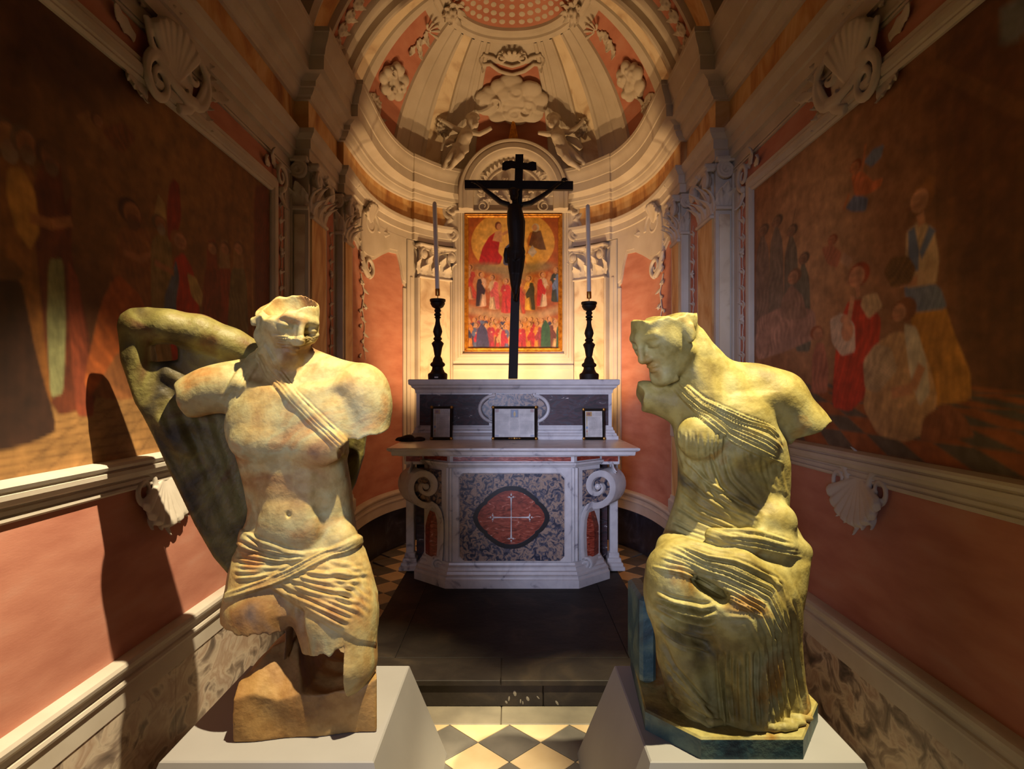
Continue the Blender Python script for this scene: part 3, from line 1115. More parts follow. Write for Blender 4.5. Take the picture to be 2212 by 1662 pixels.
m.build('tympanum', MAT['stucco'], wall_back, smooth=0)
m = M()
for i in range(23):
    t = PI * (i + .5) / 23
    leaf(m, math.cos(t) * .32, math.sin(t) * .32, t, .10, .075, .02, .04, .012, 2)
otube(m, [(.33 * math.cos(PI * i / 30), .33 * math.sin(PI * i / 30)) for i in range(31)], .014, .014, .01)
for a, b, r in ((-.2, .1, .06), (-.09, .17, .055), (.09, .16, .055), (.2, .09, .06), (-.15, -.02, .05), (.15, -.02, .05), (.0, .02, .06), (-.27, -.03, .04), (.27, -.03, .04)):
    rosette(m, a, b, r, .02, 6)
for s in (-1, 1):
    leaf(m, s * .05, -.08, PI / 2 + s * -.9, .16, .09, .03, .03)
    leaf(m, s * .05, .05, PI / 2 + s * -.3, .18, .09, .03, .03)
    otube(m, spiral(s * .34, -.1, .07, .02, PI / 2, s * 1.4, 20), .014, .008, .016)
put('tympanum_garland', fuse(m, .006, 1), lambda u, v, w: (AX + u, 6.758 - w, PCZ + v), MAT['stucco'], wall_back)
# scroll brackets at the upper corners of the surround
m = M()
otube(m, spiral(0, .34, .10, .02, -PI / 2, 1.5, 28), .026, .014, .03)
otube(m, [(.0, .24), (.06, .16), (.05, .06), (.0, .0)], .026, .022, .03)
otube(m, spiral(-.01, .06, .07, .02, -PI / 2, -1.4, 24), .022, .012, .03)
leaf(m, .0, .40, 1.2, .14, .1, .03, .05)
leaf(m, .05, .2, -1.2, .16, .08, .03, .04)
m.box(-.05, .06, .0, .42, -.02, .02)
BR = fuse(m, .006, 1)
for s in (-1, 1):
    put('scroll_bracket', BR, lambda u, v, w, s=s: (AX + s * (.70 + u), 6.80 - w, 3.33 + v), MAT['stucco'], wall_back)

# ------------------------------------------------------------------ stucco clouds and garlands on the dome


def dome_map(th0, el0, off=0.0):
    R = 1.55

    def f(u, v, w):
        return dome(th0 - u / (R * math.cos(el0)), el0 + v / R, off + w)
    return f


def cloud(W, H, n, seed):
    r = random.Random(seed)
    m = M()
    m.ell((0, 0, 0), (W * .42, H * .36, .035), 20, 8)
    for i in range(n):
        a = 2 * PI * i / n + r.uniform(-.2, .2)
        q = r.uniform(.12, .19)
        m.ell((math.cos(a) * W * .36, math.sin(a) * H * .36, r.uniform(.0, .03)), (W * q, H * q * 1.05, .045), 14, 8)
    for i in range(n):
        a = r.uniform(0, 6.28)
        d = r.uniform(0, .28)
        q = r.uniform(.1, .16)
        m.ell((math.cos(a) * W * d, math.sin(a) * H * d, .035), (W * q, H * q, .035), 14, 8)
    for i in range(n // 2):
        a = r.uniform(0, 6.28)
        otube(m, spiral(math.cos(a) * W * .24, math.sin(a) * H * .24, W * .10, W * .04, r.uniform(0, 6), .8 * r.choice((-1, 1)), 16), .016, .008, .066)
    return fuse(m, .009, 2)


put('stucco_cloud', cloud(.72, .50, 12, 5), dome_map(PI / 2, math.radians(40.5), .02), MAT['stucco'], dome_o)
for s in (-1, 1):
    th = PI / 2 - s * math.radians(68)
    put('stucco_cloud', cloud(.40, .36, 9, 11 + s), dome_map(th, math.radians(33), .01), MAT['stucco'], dome_o)
    m = M()
    r = random.Random(20 + s)
    for k in range(12):
        u, v = r.uniform(-.13, .13), r.uniform(-.16, .16)
        if k % 3 == 0:
            rosette(m, u, v, .055, .02, 6)
        else:
            leaf(m, u, v, r.uniform(0, 6.28), .12, .07, .03, .04)
    m.ell((0, 0, 0), (.15, .17, .02), 14, 6)
    put('stucco_bouquet', fuse(m, .007, 1), dome_map(PI / 2 - s * math.radians(73), math.radians(19), .01), MAT['stucco'], dome_o)
    m = M()
    for k in range(9):
        leaf(m, 0, 0, 2 * PI * k / 9, .12, .06, .03, .04)
    rosette(m, 0, 0, .06, .03, 7)
    put('stucco_rosette', fuse(m, .006, 1), dome_map(PI / 2 - s * math.radians(33), math.radians(27), .015), MAT['stucco'], dome_o)
    m = M()
    for k in range(8):
        leaf(m, .03 * (k % 3), -.03 * k, -PI / 2 + r.uniform(-1, 1), .11, .07, .02, .03)
    shell(m, 0, 0, 0, PI, .12, 5)
    put('stucco_shell', fuse(m, .007, 1), dome_map(PI / 2 - s * math.radians(66), math.radians(54), .012), MAT['stucco'], dome_o)
    m = M()
    for k in range(10):
        leaf(m, .05 * math.cos(k), .05 * math.sin(k), 2 * PI * k / 10, .13, .08, .03, .05)
    rosette(m, 0, 0, .07, .03, 7)
    put('stucco_rosette', fuse(m, .007, 1), dome_map(PI / 2 - s * math.radians(62), math.radians(64), .03), MAT['stucco'], dome_o)
# cartouche above the central field
m = M()
otube(m, [(-.30, .06), (-.18, .05), (-.10, .0), (0, -.03), (.10, .0), (.18, .05), (.30, .06)], .016, .016, .012)
otube(m, [(-.28, -.04), (-.2, -.02), (-.10, -.08), (0, -.11), (.10, -.08), (.2, -.02), (.28, -.04)], .02, .02, .012)
shell(m, 0, .02, .3, PI - .3, .13, 6)
for s in (-1, 1):
    otube(m, spiral(s * .1, .06, .06, .015, PI / 2, s * 1.3, 18), .014, .008, .02)
    leaf(m, s * .24, -.03, -PI / 2 + s * .4, .09, .06)
    leaf(m, s * .30, .04, -PI / 2, .09, .06)
put('stucco_cartouche', fuse(m, .006, 1), dome_map(PI / 2, math.radians(54.5), .015), MAT['stucco'], dome_o)
m = M()
for i in range(9):
    for s in (-1, 1):
        leaf(m, 0, i * .12, PI / 2 - s * .8, .13, .07, .03, .03)
    rosette(m, 0, i * .12 + .06, .05, .02, 6)
otube(m, [(0, 1.1 * i / 20) for i in range(21)], .012, .012, .006)
GAR = fuse(m, .008, 1)
for s in (-1, 1):
    def amap2(u, v, w, s=s):
        t = math.radians(20) + v / AR
        rr = AR + .02 - w
        return (s * math.cos(t) * rr, 4.775 + u, AH + math.sin(t) * rr)
    put('stucco_garland', GAR, amap2, MAT['stucco'], ceiling_arch)

# gilt ray fan above the pediment
m = M()
for k in range(9):
    a = math.radians(90 + (k - 4) * 3.2)
    d = Vector((math.cos(a), math.sin(a)))
    L = .34 - .02 * abs(k - 4)
    m.tube([(AX + (k - 4) * .014, 6.70, 4.38), (AX + d.x * L + (k - 4) * .014, 6.66, 4.38 + d.y * L)], [.011, .014], 6)
V, Fc = fuse(m, .005, 0)
tag(make_obj('gilt_rays', V, Fc, MAT['gilt'], None, 40), 'fan of dull gilt rays rising behind the round pediment', 'rays')
# ------------------------------------------------------------------ altar
Z0 = H_ST + .001
altar = thing('altar', (0, 5.0, Z0), 'white marble altar body inlaid with grey breccia and a red cross medallion', 'altar')
PLAN = [(-.74, 5.30), (-.70, 4.80), (-.475, 4.60), (.475, 4.60), (.70, 4.80), (.74, 5.30)]
PLAN = [(-.70, 5.30)] + PLAN[1:-1] + [(.70, 5.30)]
m = M()
m.prism([(x, y) for x, y in PLAN], lambda u, v, w: (u, v, w), Z0, 1.14)
m.build('core', MAT['white_marble'], altar, smooth=0)
m = M()
m.sweep([(0, Z0), (.075, Z0), (.075, .205), (.066, .212), (.062, .224), (.066, .236), (.050, .242), (.046, .262), (.034, .268), (.028, .286), (.030, .296), (.016, .304), (.012, .322), (0, .326)], PLAN)
m.build('plinth_moulding', MAT['white_marble'], altar, smooth=25)
m = M()
m.sweep([(0, 1.045), (.014, 1.05), (.02, 1.062), (.03, 1.07), (.03, 1.085), (.0, 1.088)], PLAN)
m.build('upper_moulding', MAT['white_marble'], altar, smooth=25)
# red inlay strips of the frieze
m = M()
for a, b in ((-.45, .45),):
    m.box(a, b, 4.594, 4.602, 1.095, 1.128)
m.build('inlay_strip', MAT['red_marble'], altar, smooth=0)
for s in (-1, 1):
    m = M()
    d = Vector((s * .225, .20)).normalized()
    nrm = Vector((s * d.y * s, -abs(d.x))).normalized()
    nrm = Vector((s * .20, -.225)).normalized()
    a = Vector((s * .495, 4.615))
    for k0, k1 in ((0.0, .27),):
        p, q = a + d * k0 + nrm * .004, a + d * k1 + nrm * .004
        m.add([(p.x, p.y, 1.095), (q.x, q.y, 1.095), (q.x, q.y, 1.128), (p.x, p.y, 1.128)], [(0, 1, 2, 3) if s > 0 else (3, 2, 1, 0)])
    m.build('inlay_strip', MAT['red_marble'], altar, smooth=0)
# front: raised white border with canted corners around the breccia field
c = .035
fx, f0, f1 = .40, .335, 1.0
inner = [(-fx + c, f0), (fx - c, f0), (fx, f0 + c), (fx, f1 - c), (fx - c, f1), (-fx + c, f1), (-fx, f1 - c), (-fx, f0 + c)]
m = M()
m.prism(inner, lambda u, v, w: (u, w, v), 4.592, 4.60)
m.build('breccia_field', MAT['breccia'], altar, smooth=0)
m = M()
gx, g0, g1 = .452, .328, 1.04
outer = [(-gx, g0), (gx, g0), (gx, g0), (gx, g1), (gx, g1), (-gx, g1), (-gx, g1), (-gx, g0)]
r0 = [(x, 4.60, z) for x, z in outer]
r1 = [(x, 4.585, z) for x, z in outer]
r2 = [(x * 1.02, 4.583, f0 + (z - f0) * 1.0 - (.008 if z < .6 else -.008)) for x, z in inner]
r3 = [(x, 4.592, z) for x, z in inner]
m.rings([r0, r1, r2, r3], 0)
m.build('panel_border', MAT['white_marble'], altar, smooth=20)
# corner pilaster strips
for s in (-1, 1):
    m = M()
    for a, b in ((.458, .478), (.484, .505)):
        x0, x1 = sorted((s * a, s * b))
        yy = 4.590 if a < .48 else 4.597
        m.box(x0, x1, yy, 4.64, .328, 1.045, 0, .004)
    m.build('corner_strip', MAT['white_marble'], altar, smooth=20)

# cross medallion
quad = [(0, 68), (14, 67), (28, 62), (42, 53), (52, 45), (58, 40), (59, 35), (68, 29), (76, 19), (81, 9), (83, 0)]
full = quad + [(x, -y) for x, y in reversed(quad[:-1])]
full = full + [(-x, y) for x, y in reversed(full[1:-1])]
k = 4.59 / FPX
mc = (-.006, .668)
m = M()
out = [(mc[0] + x * k, mc[1] + y * k) for x, y in full]
inn = [(mc[0] + x * k * .875, mc[1] + y * k * .855) for x, y in full]
m.rings([[(x, 4.592, z) for x, z in out], [(x, 4.584, z) for x, z in out], [(x, 4.584, z) for x, z in inn], [(x, 4.592, z) for x, z in inn]], 0)
med = m.build('medallion_border', MAT['black_inlay'], altar, smooth=20)
m = M()
m.prism(inn[::-1], lambda u, v, w: (u, w, v), 4.588, 4.592)
field = m.build('medallion_field', MAT['red_marble'], altar, smooth=0)
m = M()
for (dx, dz, L) in ((0, 1, 44), (0, -1, 46), (1, 0, 40), (-1, 0, 40)):
    L *= k
    pts = [(mc[0] + dx * L * t, 4.5865, mc[1] + dz * L * t) for t in (0, .5, .8, 1)]
    m.tube(pts, [.0045, .0055, .007, .010], 6, 0, .5, up=(0, 1, 0))
    e = (mc[0] + dx * L, mc[1] + dz * L)
    for a in ((dx, dz), (-dz, dx), (dz, -dx)):
        m.ell((e[0] + a[0] * .016, 4.587, e[1] + a[1] * .016), (.0085, .003, .0085), 8, 5)
        m.ell((e[0] + a[0] * .030, 4.587, e[1] + a[1] * .030), (.004, .002, .004), 6, 4)
m.ell((mc[0], 4.587, mc[1]), (.009, .003, .009), 8, 5)
V, Fc = fuse(m, .0025, 0)
make_obj('inlaid_cross', V, Fc, MAT['white_marble'], field, 60)


# scroll consoles at the canted corners
def ribbon(m, pts, half, d0, d1, fn, mi=0):
    """flat band along a 2D curve, extruded from d0 to d1"""
    n = len(pts)
    rings = []
    for i in range(n):
        a = Vector(pts[max(i - 1, 0)])
        b = Vector(pts[min(i + 1, n - 1)])
        t = (b - a).normalized()
        q = Vector((-t.y, t.x))
        h = half[i] if hasattr(half, '__len__') else half
        p = Vector(pts[i])
        o, c = p + q * h, p - q * h
        e = .006
        rings.append([fn(o.x, o.y, d0 + e), fn(o.x - q.x * e, o.y - q.y * e, d0), fn(c.x + q.x * e, c.y + q.y * e, d0), fn(c.x, c.y, d0 + e), fn(c.x, c.y, d1), fn(o.x, o.y, d1)])
    m.rings(rings, mi, True, True)


kk = 4.72 / FPX
for s in (-1, 1):
    ex, ez = 184 * kk, EYE + (CY - 1050) * kk          # eye of the volute
    def cmap(u, v, w, s=s):
        return (s * (u + w * .5), 4.615 + max(u - .5, 0) * .35 + w * .88, v)
    con = M()
    sp = []
    for i in range(41):
        t = i / 40
        a = PI * .5 + (-1) * (2 * PI * 1.52) * (1 - t) * -1
        r = (6 + 35 * t ** 1.1) * kk
        # spiral unwinds clockwise and leaves at the bottom
        ang = -PI * .58 + 2 * PI * 1.45 * (1 - t) * 1
        sp.append((ex + r * math.cos(ang) * 1.0, ez + r * math.sin(ang) * 1.02))
    tail = [(ex - 14 * kk, ez - 37 * kk), (ex - 22 * kk, ez - 41 * kk), (ex - 30 * kk, ez - 52 * kk), (ex - 35 * kk, ez - 70 * kk), (ex - 36 * kk, ez - 100 * kk), (ex - 35 * kk, ez - 135 * kk), (ex - 33 * kk, ez - 155 * kk)]
    pts = sp + tail
    hw = [(.006 + .020 * min(1, i / 22)) for i in range(len(sp))] + [.024, .022, .020, .018, .016, .016, .016]
    ribbon(con, pts, hw, 0, .24, cmap)
    # rounded eye
    V0 = cmap(ex, ez, .0)
    con.ell((V0[0], V0[1] + .01, V0[2]), (7 * kk, .02, 7 * kk), 12, 6)
    con_o = con.build('scroll_console', MAT['white_marble'], altar, smooth=30)
    m = M()
    # little lower scroll
    lx, lz = ex - 27 * kk, ez - 165 * kk
    sp2 = spiral(lx, lz, 15 * kk, 3 * kk, PI * .7, -1.6, 26)
    ribbon(m, sp2, .010, 0, .16, cmap)
    m.build('foot_scroll', MAT['white_marble'], con_o, smooth=30)
    # breccia spandrel behind the volute and red infill behind the tail
    m = M()
    m.prism([(.515, ez - 42 * kk), (ex + 20 * kk, ez - 30 * kk), (ex + 30 * kk, ez + 10 * kk), (ex, ez + 36 * kk), (.515, ez + 36 * kk)], lambda u, v, w, cmap=cmap: cmap(u, v, w), .045, .19)
    m.build('spandrel', MAT['breccia'], altar, smooth=0)
    m = M()
    m.prism([(.49, ez - 60 * kk), (ex - 22 * kk, ez - 55 * kk), (ex - 14 * kk, ez - 90 * kk), (ex - 14 * kk, ez - 150 * kk), (.49, ez - 160 * kk)], lambda u, v, w, cmap=cmap: cmap(u, v, w), .05, .14)
    m.build('red_infill', MAT['red_marble'], altar, smooth=0)
    # acanthus cap on the shoulder of the scroll
    m = M()
    for j in range(5):
        leaf(m, 0, 0, -PI / 2 + (j - 2) * .35, .10, .05, .02, .02)
    vf = fuse(m, .004, 1)
    put('console_leaf', vf, lambda u, v, w, s=s: (s * (.80 + w * .8), 4.80 - u, 1.06 + v), MAT['white_marble'], con_o)
    # side block carrying the frieze above each console
    m = M()
    m.box(min(s * .70, s * .86), max(s * .70, s * .86), 4.80, 5.25, 1.045, 1.14, 0, .005)
    m.build('frieze_block', MAT['white_marble'], altar, smooth=0)
    m = M()
    m.box(min(s * .715, s * .845), max(s * .715, s * .845), 4.794, 4.80, 1.07, 1.115)
    m.build('inlay_strip', MAT['red_marble'], altar, smooth=0)
    # rear pillar
    m = M()
    px0 = .845
    for (h, z0, z1) in ((.085, Z0 + .006, .185), (.072, .185, .215), (.058, .215, .25), (.044, .25, .29), (.034, .29, 1.06), (.05, 1.06, 1.14)):
        m.box(s * px0 - h, s * px0 + h, 5.02 - h, 5.02 + h, z0, z1, 0, .004)
    V, Fc = fuse(m, .005, 0)
    make_obj('rear_pillar', V, Fc, MAT['white_marble'], altar, 40)
    m = M()
    m.box(min(s * .69, s * .80), max(s * .69, s * .80), 5.05, 5.06, Z0, 1.05)
    m.build('side_panel', MAT['dark_breccia'], altar, smooth=0)
for i, (x0, x1) in enumerate(((-.9, -.79), (.79, .9))):
    pass

# altar table slab
MX, MH = .01, .938
slab = thing('altar_top_slab', (MX, 4.95, 1.14), 'projecting white marble altar table slab with a moulded edge', 'altar top')
m = M()
pl = [(MX - MH, 5.50), (MX - MH, 4.45), (MX + MH, 4.45), (MX + MH, 5.50)]
pl = [(x * 1.0, y) for x, y in pl]
prof = [(-.10, 1.14), (-.075, 1.142), (-.065, 1.150), (-.035, 1.150), (-.030, 1.156), (-.028, 1.178), (-.018, 1.182), (-.004, 1.190), (0, 1.196), (0, 1.206), (-.006, 1.210)]
m.sweep(prof, pl, cap=True)
m.add([(MX - MH + .006, 5.50, 1.21), (MX - MH + .006, 4.456, 1.21), (MX + MH - .006, 4.456, 1.21), (MX + MH - .006, 5.50, 1.21)], [(0, 1, 2, 3)])
m.add([(MX - MH + .1, 5.50, 1.14), (MX - MH + .1, 4.55, 1.14), (MX + MH - .1, 4.55, 1.14), (MX + MH - .1, 5.50, 1.14)], [(3, 2, 1, 0)])
m.build('slab', MAT['white_marble'], slab, smooth=25)

# gradine: the raised shelf at the back of the altar
GY, GX0, GX1 = 5.25, -.835, .87
ZT = 1.21
grad = thing('altar_shelf', (.015, 5.42, ZT), 'white marble shelf with purple breccia panels behind the altar cards', 'altar shelf')
m = M()
m.box(GX0, GX1, GY, 5.62, ZT, 1.70)
m.build('shelf_body', MAT['white_marble'], grad, smooth=0)
m = M()
pl = [(GX0, 5.62), (GX0, GY), (GX1, GY), (GX1, 5.62)]
m.sweep([(0, ZT), (.05, ZT), (.05, 1.238), (.04, 1.244), (.034, 1.262), (.024, 1.268), (.022, 1.285), (.012, 1.292), (.008, 1.315), (0, 1.318)], pl)
m.build('shelf_plinth', MAT['white_marble'], grad, smooth=25)
m = M()
m.sweep([(0, 1.61), (.006, 1.612), (.010, 1.640), (.022, 1.652), (.036, 1.660), (.040, 1.676), (.056, 1.684), (.060, 1.692), (.062, 1.722), (.056, 1.73), (-.03, 1.732)], pl)
m.add([(GX0 - .05, 5.62, 1.731), (GX0 - .05, GY - .05, 1.731), (GX1 + .05, GY - .05, 1.731), (GX1 + .05, 5.62, 1.731)], [(0, 1, 2, 3)])
m.build('shelf_cornice', MAT['white_marble'], grad, smooth=25)
for a, b in ((-.805, -.20), (.235, .84)):
    m = M()
    m.box(a, b, GY - .004, GY + .002, 1.33, 1.60)
    m.build('breccia_panel', MAT['dark_breccia'], grad, smooth=0)
m = M()
ac = (.018, 1.475)
pts = [(ac[0] + .285 * math.cos(a) * .98, ac[1] + .132 * math.sin(a)) for a in [2 * PI * i / 36 for i in range(36)]]
m.prism(pts[::-1], lambda u, v, w: (u, w, v), GY - .007, GY - .003)
m.build('breccia_roundel', MAT['breccia'], grad, smooth=0)
m = M()
m.box(ac[0] - .165, ac[0] + .165, GY - .008, GY - .004, 1.53, 1.605)
m.build('breccia_roundel', MAT['breccia'], grad, smooth=0)
for s in (-1, 1):
    m = M()
    arc = [(ac[0] + s * .175, 1.61), (ac[0] + s * .175, 1.585)] + [(ac[0] + s * (.165 + .135 * math.sin(a)), ac[1] + .115 * math.cos(a)) for a in [PI * i / 16 for i in range(17)]]
    m.tube([(a, GY - .008, b) for a, b in arc], .015, 8, 0, .7, up=(0, 1, 0))
    m.build('roundel_moulding', MAT['white_marble'], grad, smooth=60)

# ------------------------------------------------------------------ painted canvases: colours laid on a fine grid
PAINT = paint_mat('fresco_paint')
PAINT2 = paint_mat('oil_paint', 0.5)
PAPER = paint_mat('illuminated_paper', 0.35)


class Canvas:
    """small raster painter; x, y in its own units, y up"""

    def __init__(s, x0, x1, y0, y1, nx, ny, bg):
        s.x = np.linspace(x0, x1, nx)[:, None] * np.ones((1, ny))
        s.y = np.linspace(y0, y1, ny)[None, :] * np.ones((nx, 1))
        s.c = np.zeros((nx, ny, 3))
        s.c[:] = bg[:3]
        s.nx, s.ny = nx, ny
        s.px = (x1 - x0) / nx

    def mix(s, mask, col):
        mask = np.clip(mask, 0, 1)[..., None]
        s.c = s.c * (1 - mask) + np.array(col[:3]) * mask

    def soft(s, d, e=None):
        e = e or s.px * 1.2
        return np.clip(.5 - d / e, 0, 1)

    def ell(s, cx, cy, rx, ry, col, a=0, e=None, al=1):
        dx, dy = s.x - cx, s.y - cy
        if a:
            c_, s_ = math.cos(a), math.sin(a)
            dx, dy = dx * c_ + dy * s_, -dx * s_ + dy * c_
        d = (np.sqrt((dx / rx) ** 2 + (dy / ry) ** 2) - 1) * min(rx, ry)
        s.mix(s.soft(d, e) * al, col)

    def poly(s, pts, col, al=1, streak=None, e=None):
        pts = np.array(pts, float)
        if streak:                      # cloth outlines are curved: corner cutting
            for _ in range(2):
                nx_ = np.roll(pts, -1, 0)
                pts = np.stack([pts * .88 + nx_ * .12, pts * .12 + nx_ * .88], 1).reshape(-1, 2)
        x0, y0 = pts.min(0) - s.px * 3
        x1, y1 = pts.max(0) + s.px * 3
        i0 = max(int(np.searchsorted(s.x[:, 0], x0)) - 1, 0)
        i1 = int(np.searchsorted(s.x[:, 0], x1)) + 1
        j0 = max(int(np.searchsorted(s.y[0], y0)) - 1, 0)
        j1 = int(np.searchsorted(s.y[0], y1)) + 1
        X, Y = s.x[i0:i1, j0:j1], s.y[i0:i1, j0:j1]
        if X.size == 0:
            return
        ins = np.zeros(X.shape, bool)
        dm = np.full(X.shape, 1e9)
        n = len(pts)
        for k in range(n):
            ax, ay = pts[k]
            bx, by = pts[(k + 1) % n]
            if ay != by:
                cr = ((ay > Y) != (by > Y)) & (X < (bx - ax) * (Y - ay) / (by - ay) + ax)
                ins ^= cr
            L = (bx - ax) ** 2 + (by - ay) ** 2 + 1e-12
            t = np.clip(((X - ax) * (bx - ax) + (Y - ay) * (by - ay)) / L, 0, 1)
            dm = np.minimum(dm, np.hypot(X - ax - t * (bx - ax), Y - ay - t * (by - ay)))
        d = np.where(ins, -dm, dm)
        e = e or s.px * 1.6
        mask = np.clip(.5 - d / e, 0, 1) * al
        colr = np.array(col[:3])[None, None] * np.ones(X.shape + (1,))
        if streak:
            # drapery: light and dark folds running along a direction
            ang, per, amp = streak
            q = X * math.cos(ang) + Y * math.sin(ang)
            f = np.sin(q / per * 6.283 + 2.6 * np.sin(Y / per * .9 + 2 * np.sin(X / per * .5)) + 1.3 * np.sin(Y / per * 2.3)) * (.6 + .4 * np.sin(Y / per * 1.1 + X / per * .7)) + .4 * np.sin(q / per * 15 + 3 * np.sin(Y / per))
            colr = colr * (1 + amp * f)[..., None]
        mask = mask[..., None]
        s.c[i0:i1, j0:j1] = s.c[i0:i1, j0:j1] * (1 - mask) + np.clip(colr, 0, 1) * mask

    def line(s, pts, w, col, al=1):
        for (ax, ay), (bx, by) in zip(pts[:-1], pts[1:]):
            L = math.hypot(bx - ax, by - ay) + 1e-9
            nx_, ny_ = -(by - ay) / L * w / 2, (bx - ax) / L * w / 2
            s.poly([(ax + nx_, ay + ny_), (bx + nx_, by + ny_), (bx - nx_, by - ny_), (ax - nx_, ay - ny_)], col, al)

    def noise(s, amp, n, seed):
        r = np.random.default_rng(seed)
        k = r.random((n, n)) * 2 - 1
        xi = np.linspace(0, n - 1.001, s.nx)
        yi = np.linspace(0, n - 1.001, s.ny)
        a, b = xi.astype(int), yi.astype(int)
        fx, fy = (xi - a)[:, None], (yi - b)[None]
        fx, fy = fx * fx * (3 - 2 * fx), fy * fy * (3 - 2 * fy)
        v = (k[a][:, b] * (1 - fx) + k[a + 1][:, b] * fx) * (1 - fy) + (k[a][:, b + 1] * (1 - fx) + k[a + 1][:, b + 1] * fx) * fy
        s.c = np.clip(s.c * (1 + amp * v[..., None]), 0, 1)

    def mesh(s, name, fn, mat, parent=None, flip=False, label=None):
        V = np.array([fn(a, b) for a, b in zip(s.x.ravel(), s.y.ravel())])
        ii, jj = np.meshgrid(np.arange(s.nx - 1), np.arange(s.ny - 1), indexing='ij')
        q = (ii * s.ny + jj).ravel()
        Fq = np.stack([q, q + s.ny, q + s.ny + 1, q + 1], 1)
        if flip:
            Fq = Fq[:, ::-1]
        o = make_obj(name, V, Fq, mat, parent, 0)
        ca = o.data.color_attributes.new('pigment', 'FLOAT_COLOR', 'POINT')
        buf = np.ones((len(V), 4), np.float32)
        buf[:, :3] = s.c.reshape(-1, 3)
        ca.data.foreach_set('color', buf.ravel())
        return o


# altar cards
def altar_card(px0, px1, py0, py1, label, seed, wide):
    y = 5.17
    w = (px1 - px0) / FPX * y
    x = ((px0 + px1) / 2 - CX) / FPX * y
    h = (py1 - py0) / FPX * y
    t = thing('altar_card', (x, y, ZT), label, 'framed card', None)
    lean = .10

    def pl(u, v, d=0.0):
        return (x + u, y + v * lean - d, ZT + .002 + v)
    fw = .022
    m = M()
    rings = []
    for sx, sz in ((-1, 0), (1, 0), (1, 1), (-1, 1), (-1, 0)):
        r = []
        for a, b in ((0, -.012), (0, .008), (fw * .3, .016), (fw * .7, .012), (fw, .004), (fw, -.012)):
            r.append(pl(sx * (w / 2 - a), (h - a) if sz else a, b))
        rings.append(r)
    m.rings(rings, 0, False, False, closed=True)
    m.build('frame', MAT['black_frame'], t, smooth=30)
    m = M()
    m.add([pl(-w / 2 + .004, .004, -.012), pl(w / 2 - .004, .004, -.012), pl(w / 2 - .004, h - .004, -.012), pl(-w / 2 + .004, h - .004, -.012)], [(0, 1, 2, 3)])
    m.build('backing', MAT['black_frame'], t, smooth=0)
    for sx in (-1, 1):
        for sz in (0, 1):
            m = M()
            m.ell(pl(sx * (w / 2 - .008), h - .008 if sz else .010, .014), (.014, .006, .014), 8, 5)
            m.build('corner_boss', MAT['brass'], t)
    if wide:
        m = M()
        for k in range(5):
            m.ell(pl((k - 2) * .022, .012, .014), (.012, .005, .006 + .006 * (k == 2)), 8, 5)
        V, Fc = fuse(m, .0025, 0)
        make_obj('crest', V, Fc, MAT['brass'], t, 60)
    cw, ch = w / 2 - fw, h - 2 * fw
    cv = Canvas(-cw, cw, 0, ch, int(110 if wide else 60), 90, rgb(206, 202, 194))
    r = random.Random(seed)
    ink = rgb(120, 118, 122)

    def text(x0, x1, y0, y1, step=.0085):
        yy = y1
        while yy > y0:
            xx = x0
            while xx < x1 - .004:
                L = r.uniform(.006, .018)
                cv.poly([(xx, yy), (min(xx + L, x1), yy), (min(xx + L, x1), yy - .003), (xx, yy - .003)], ink, .55)
                xx += L + .004
            yy -= step
    if wide:
        cv.poly([(-.034, ch - .075), (.034, ch - .075), (.034, ch - .006), (-.034, ch - .006)], rgb(132, 128, 132))
        cv.poly([(-.027, ch - .07), (.027, ch - .07), (.027, ch - .012), (-.027, ch - .012)], rgb(120, 140, 168))
        cv.ell(0, ch - .045, .010, .022, rgb(196, 168, 92))
        cv.ell(0, ch - .026, .006, .007, rgb(206, 180, 150))
        for s in (-1, 1):
            cv.poly([(s * cw * .98, ch - .004), (s * cw * .8, ch - .004), (s * cw * .8, ch - .03), (s * cw * .98, ch - .03)], rgb(150, 92, 84), .7)
            text(min(s * .045, s * cw * .9), max(s * .045, s * cw * .9), ch * .5, ch - .045 if s < 9 else 0)
            cv.poly([(s * cw * .98, .004), (s * cw * .8, .004), (s * cw * .8, .018), (s * cw * .98, .018)], rgb(84, 104, 150), .7)
        text(-cw * .9, -.05, .03, ch * .48)
        text(.05, cw * .9, .03, ch * .48)
        text(-.036, .036, .05, ch - .085)
    else:
        cv.poly([(-cw * .9, ch - .045), (-cw * .2, ch - .045), (-cw * .2, ch - .006), (-cw * .9, ch - .006)], rgb(190, 150, 84))
        cv.poly([(-cw * .75, ch - .036), (-cw * .4, ch - .036), (-cw * .4, ch - .014), (-cw * .75, ch - .014)], rgb(150, 96, 84))
        cv.line([(-cw * .8, .012), (-cw * .8, ch - .05)], .007, rgb(188, 166, 96))
        cv.ell(-cw * .8, ch * .36, .006, .012, rgb(92, 132, 180))
        cv.ell(-cw * .8, ch * .22, .005, .008, rgb(186, 104, 84))
        text(-cw * .1, cw * .85, ch - .04, ch - .012)
        text(-cw * .6, cw * .85, .018, ch - .055)
    cv.mesh('printed_card', lambda a, b: pl(a, b + fw, .0), PAPER, t)
    return t


altar_card(930, 977, 879, 951, 'small upright framed prayer card beside the dark crumpled cloth', 1, False)
altar_card(1063, 1160, 879, 951, 'wide framed prayer card with a painted initial in the middle of the altar', 2, True)
altar_card(1259, 1307, 886, 953, 'small upright framed prayer card with an ochre corner initial, far from the cloth', 3, False)

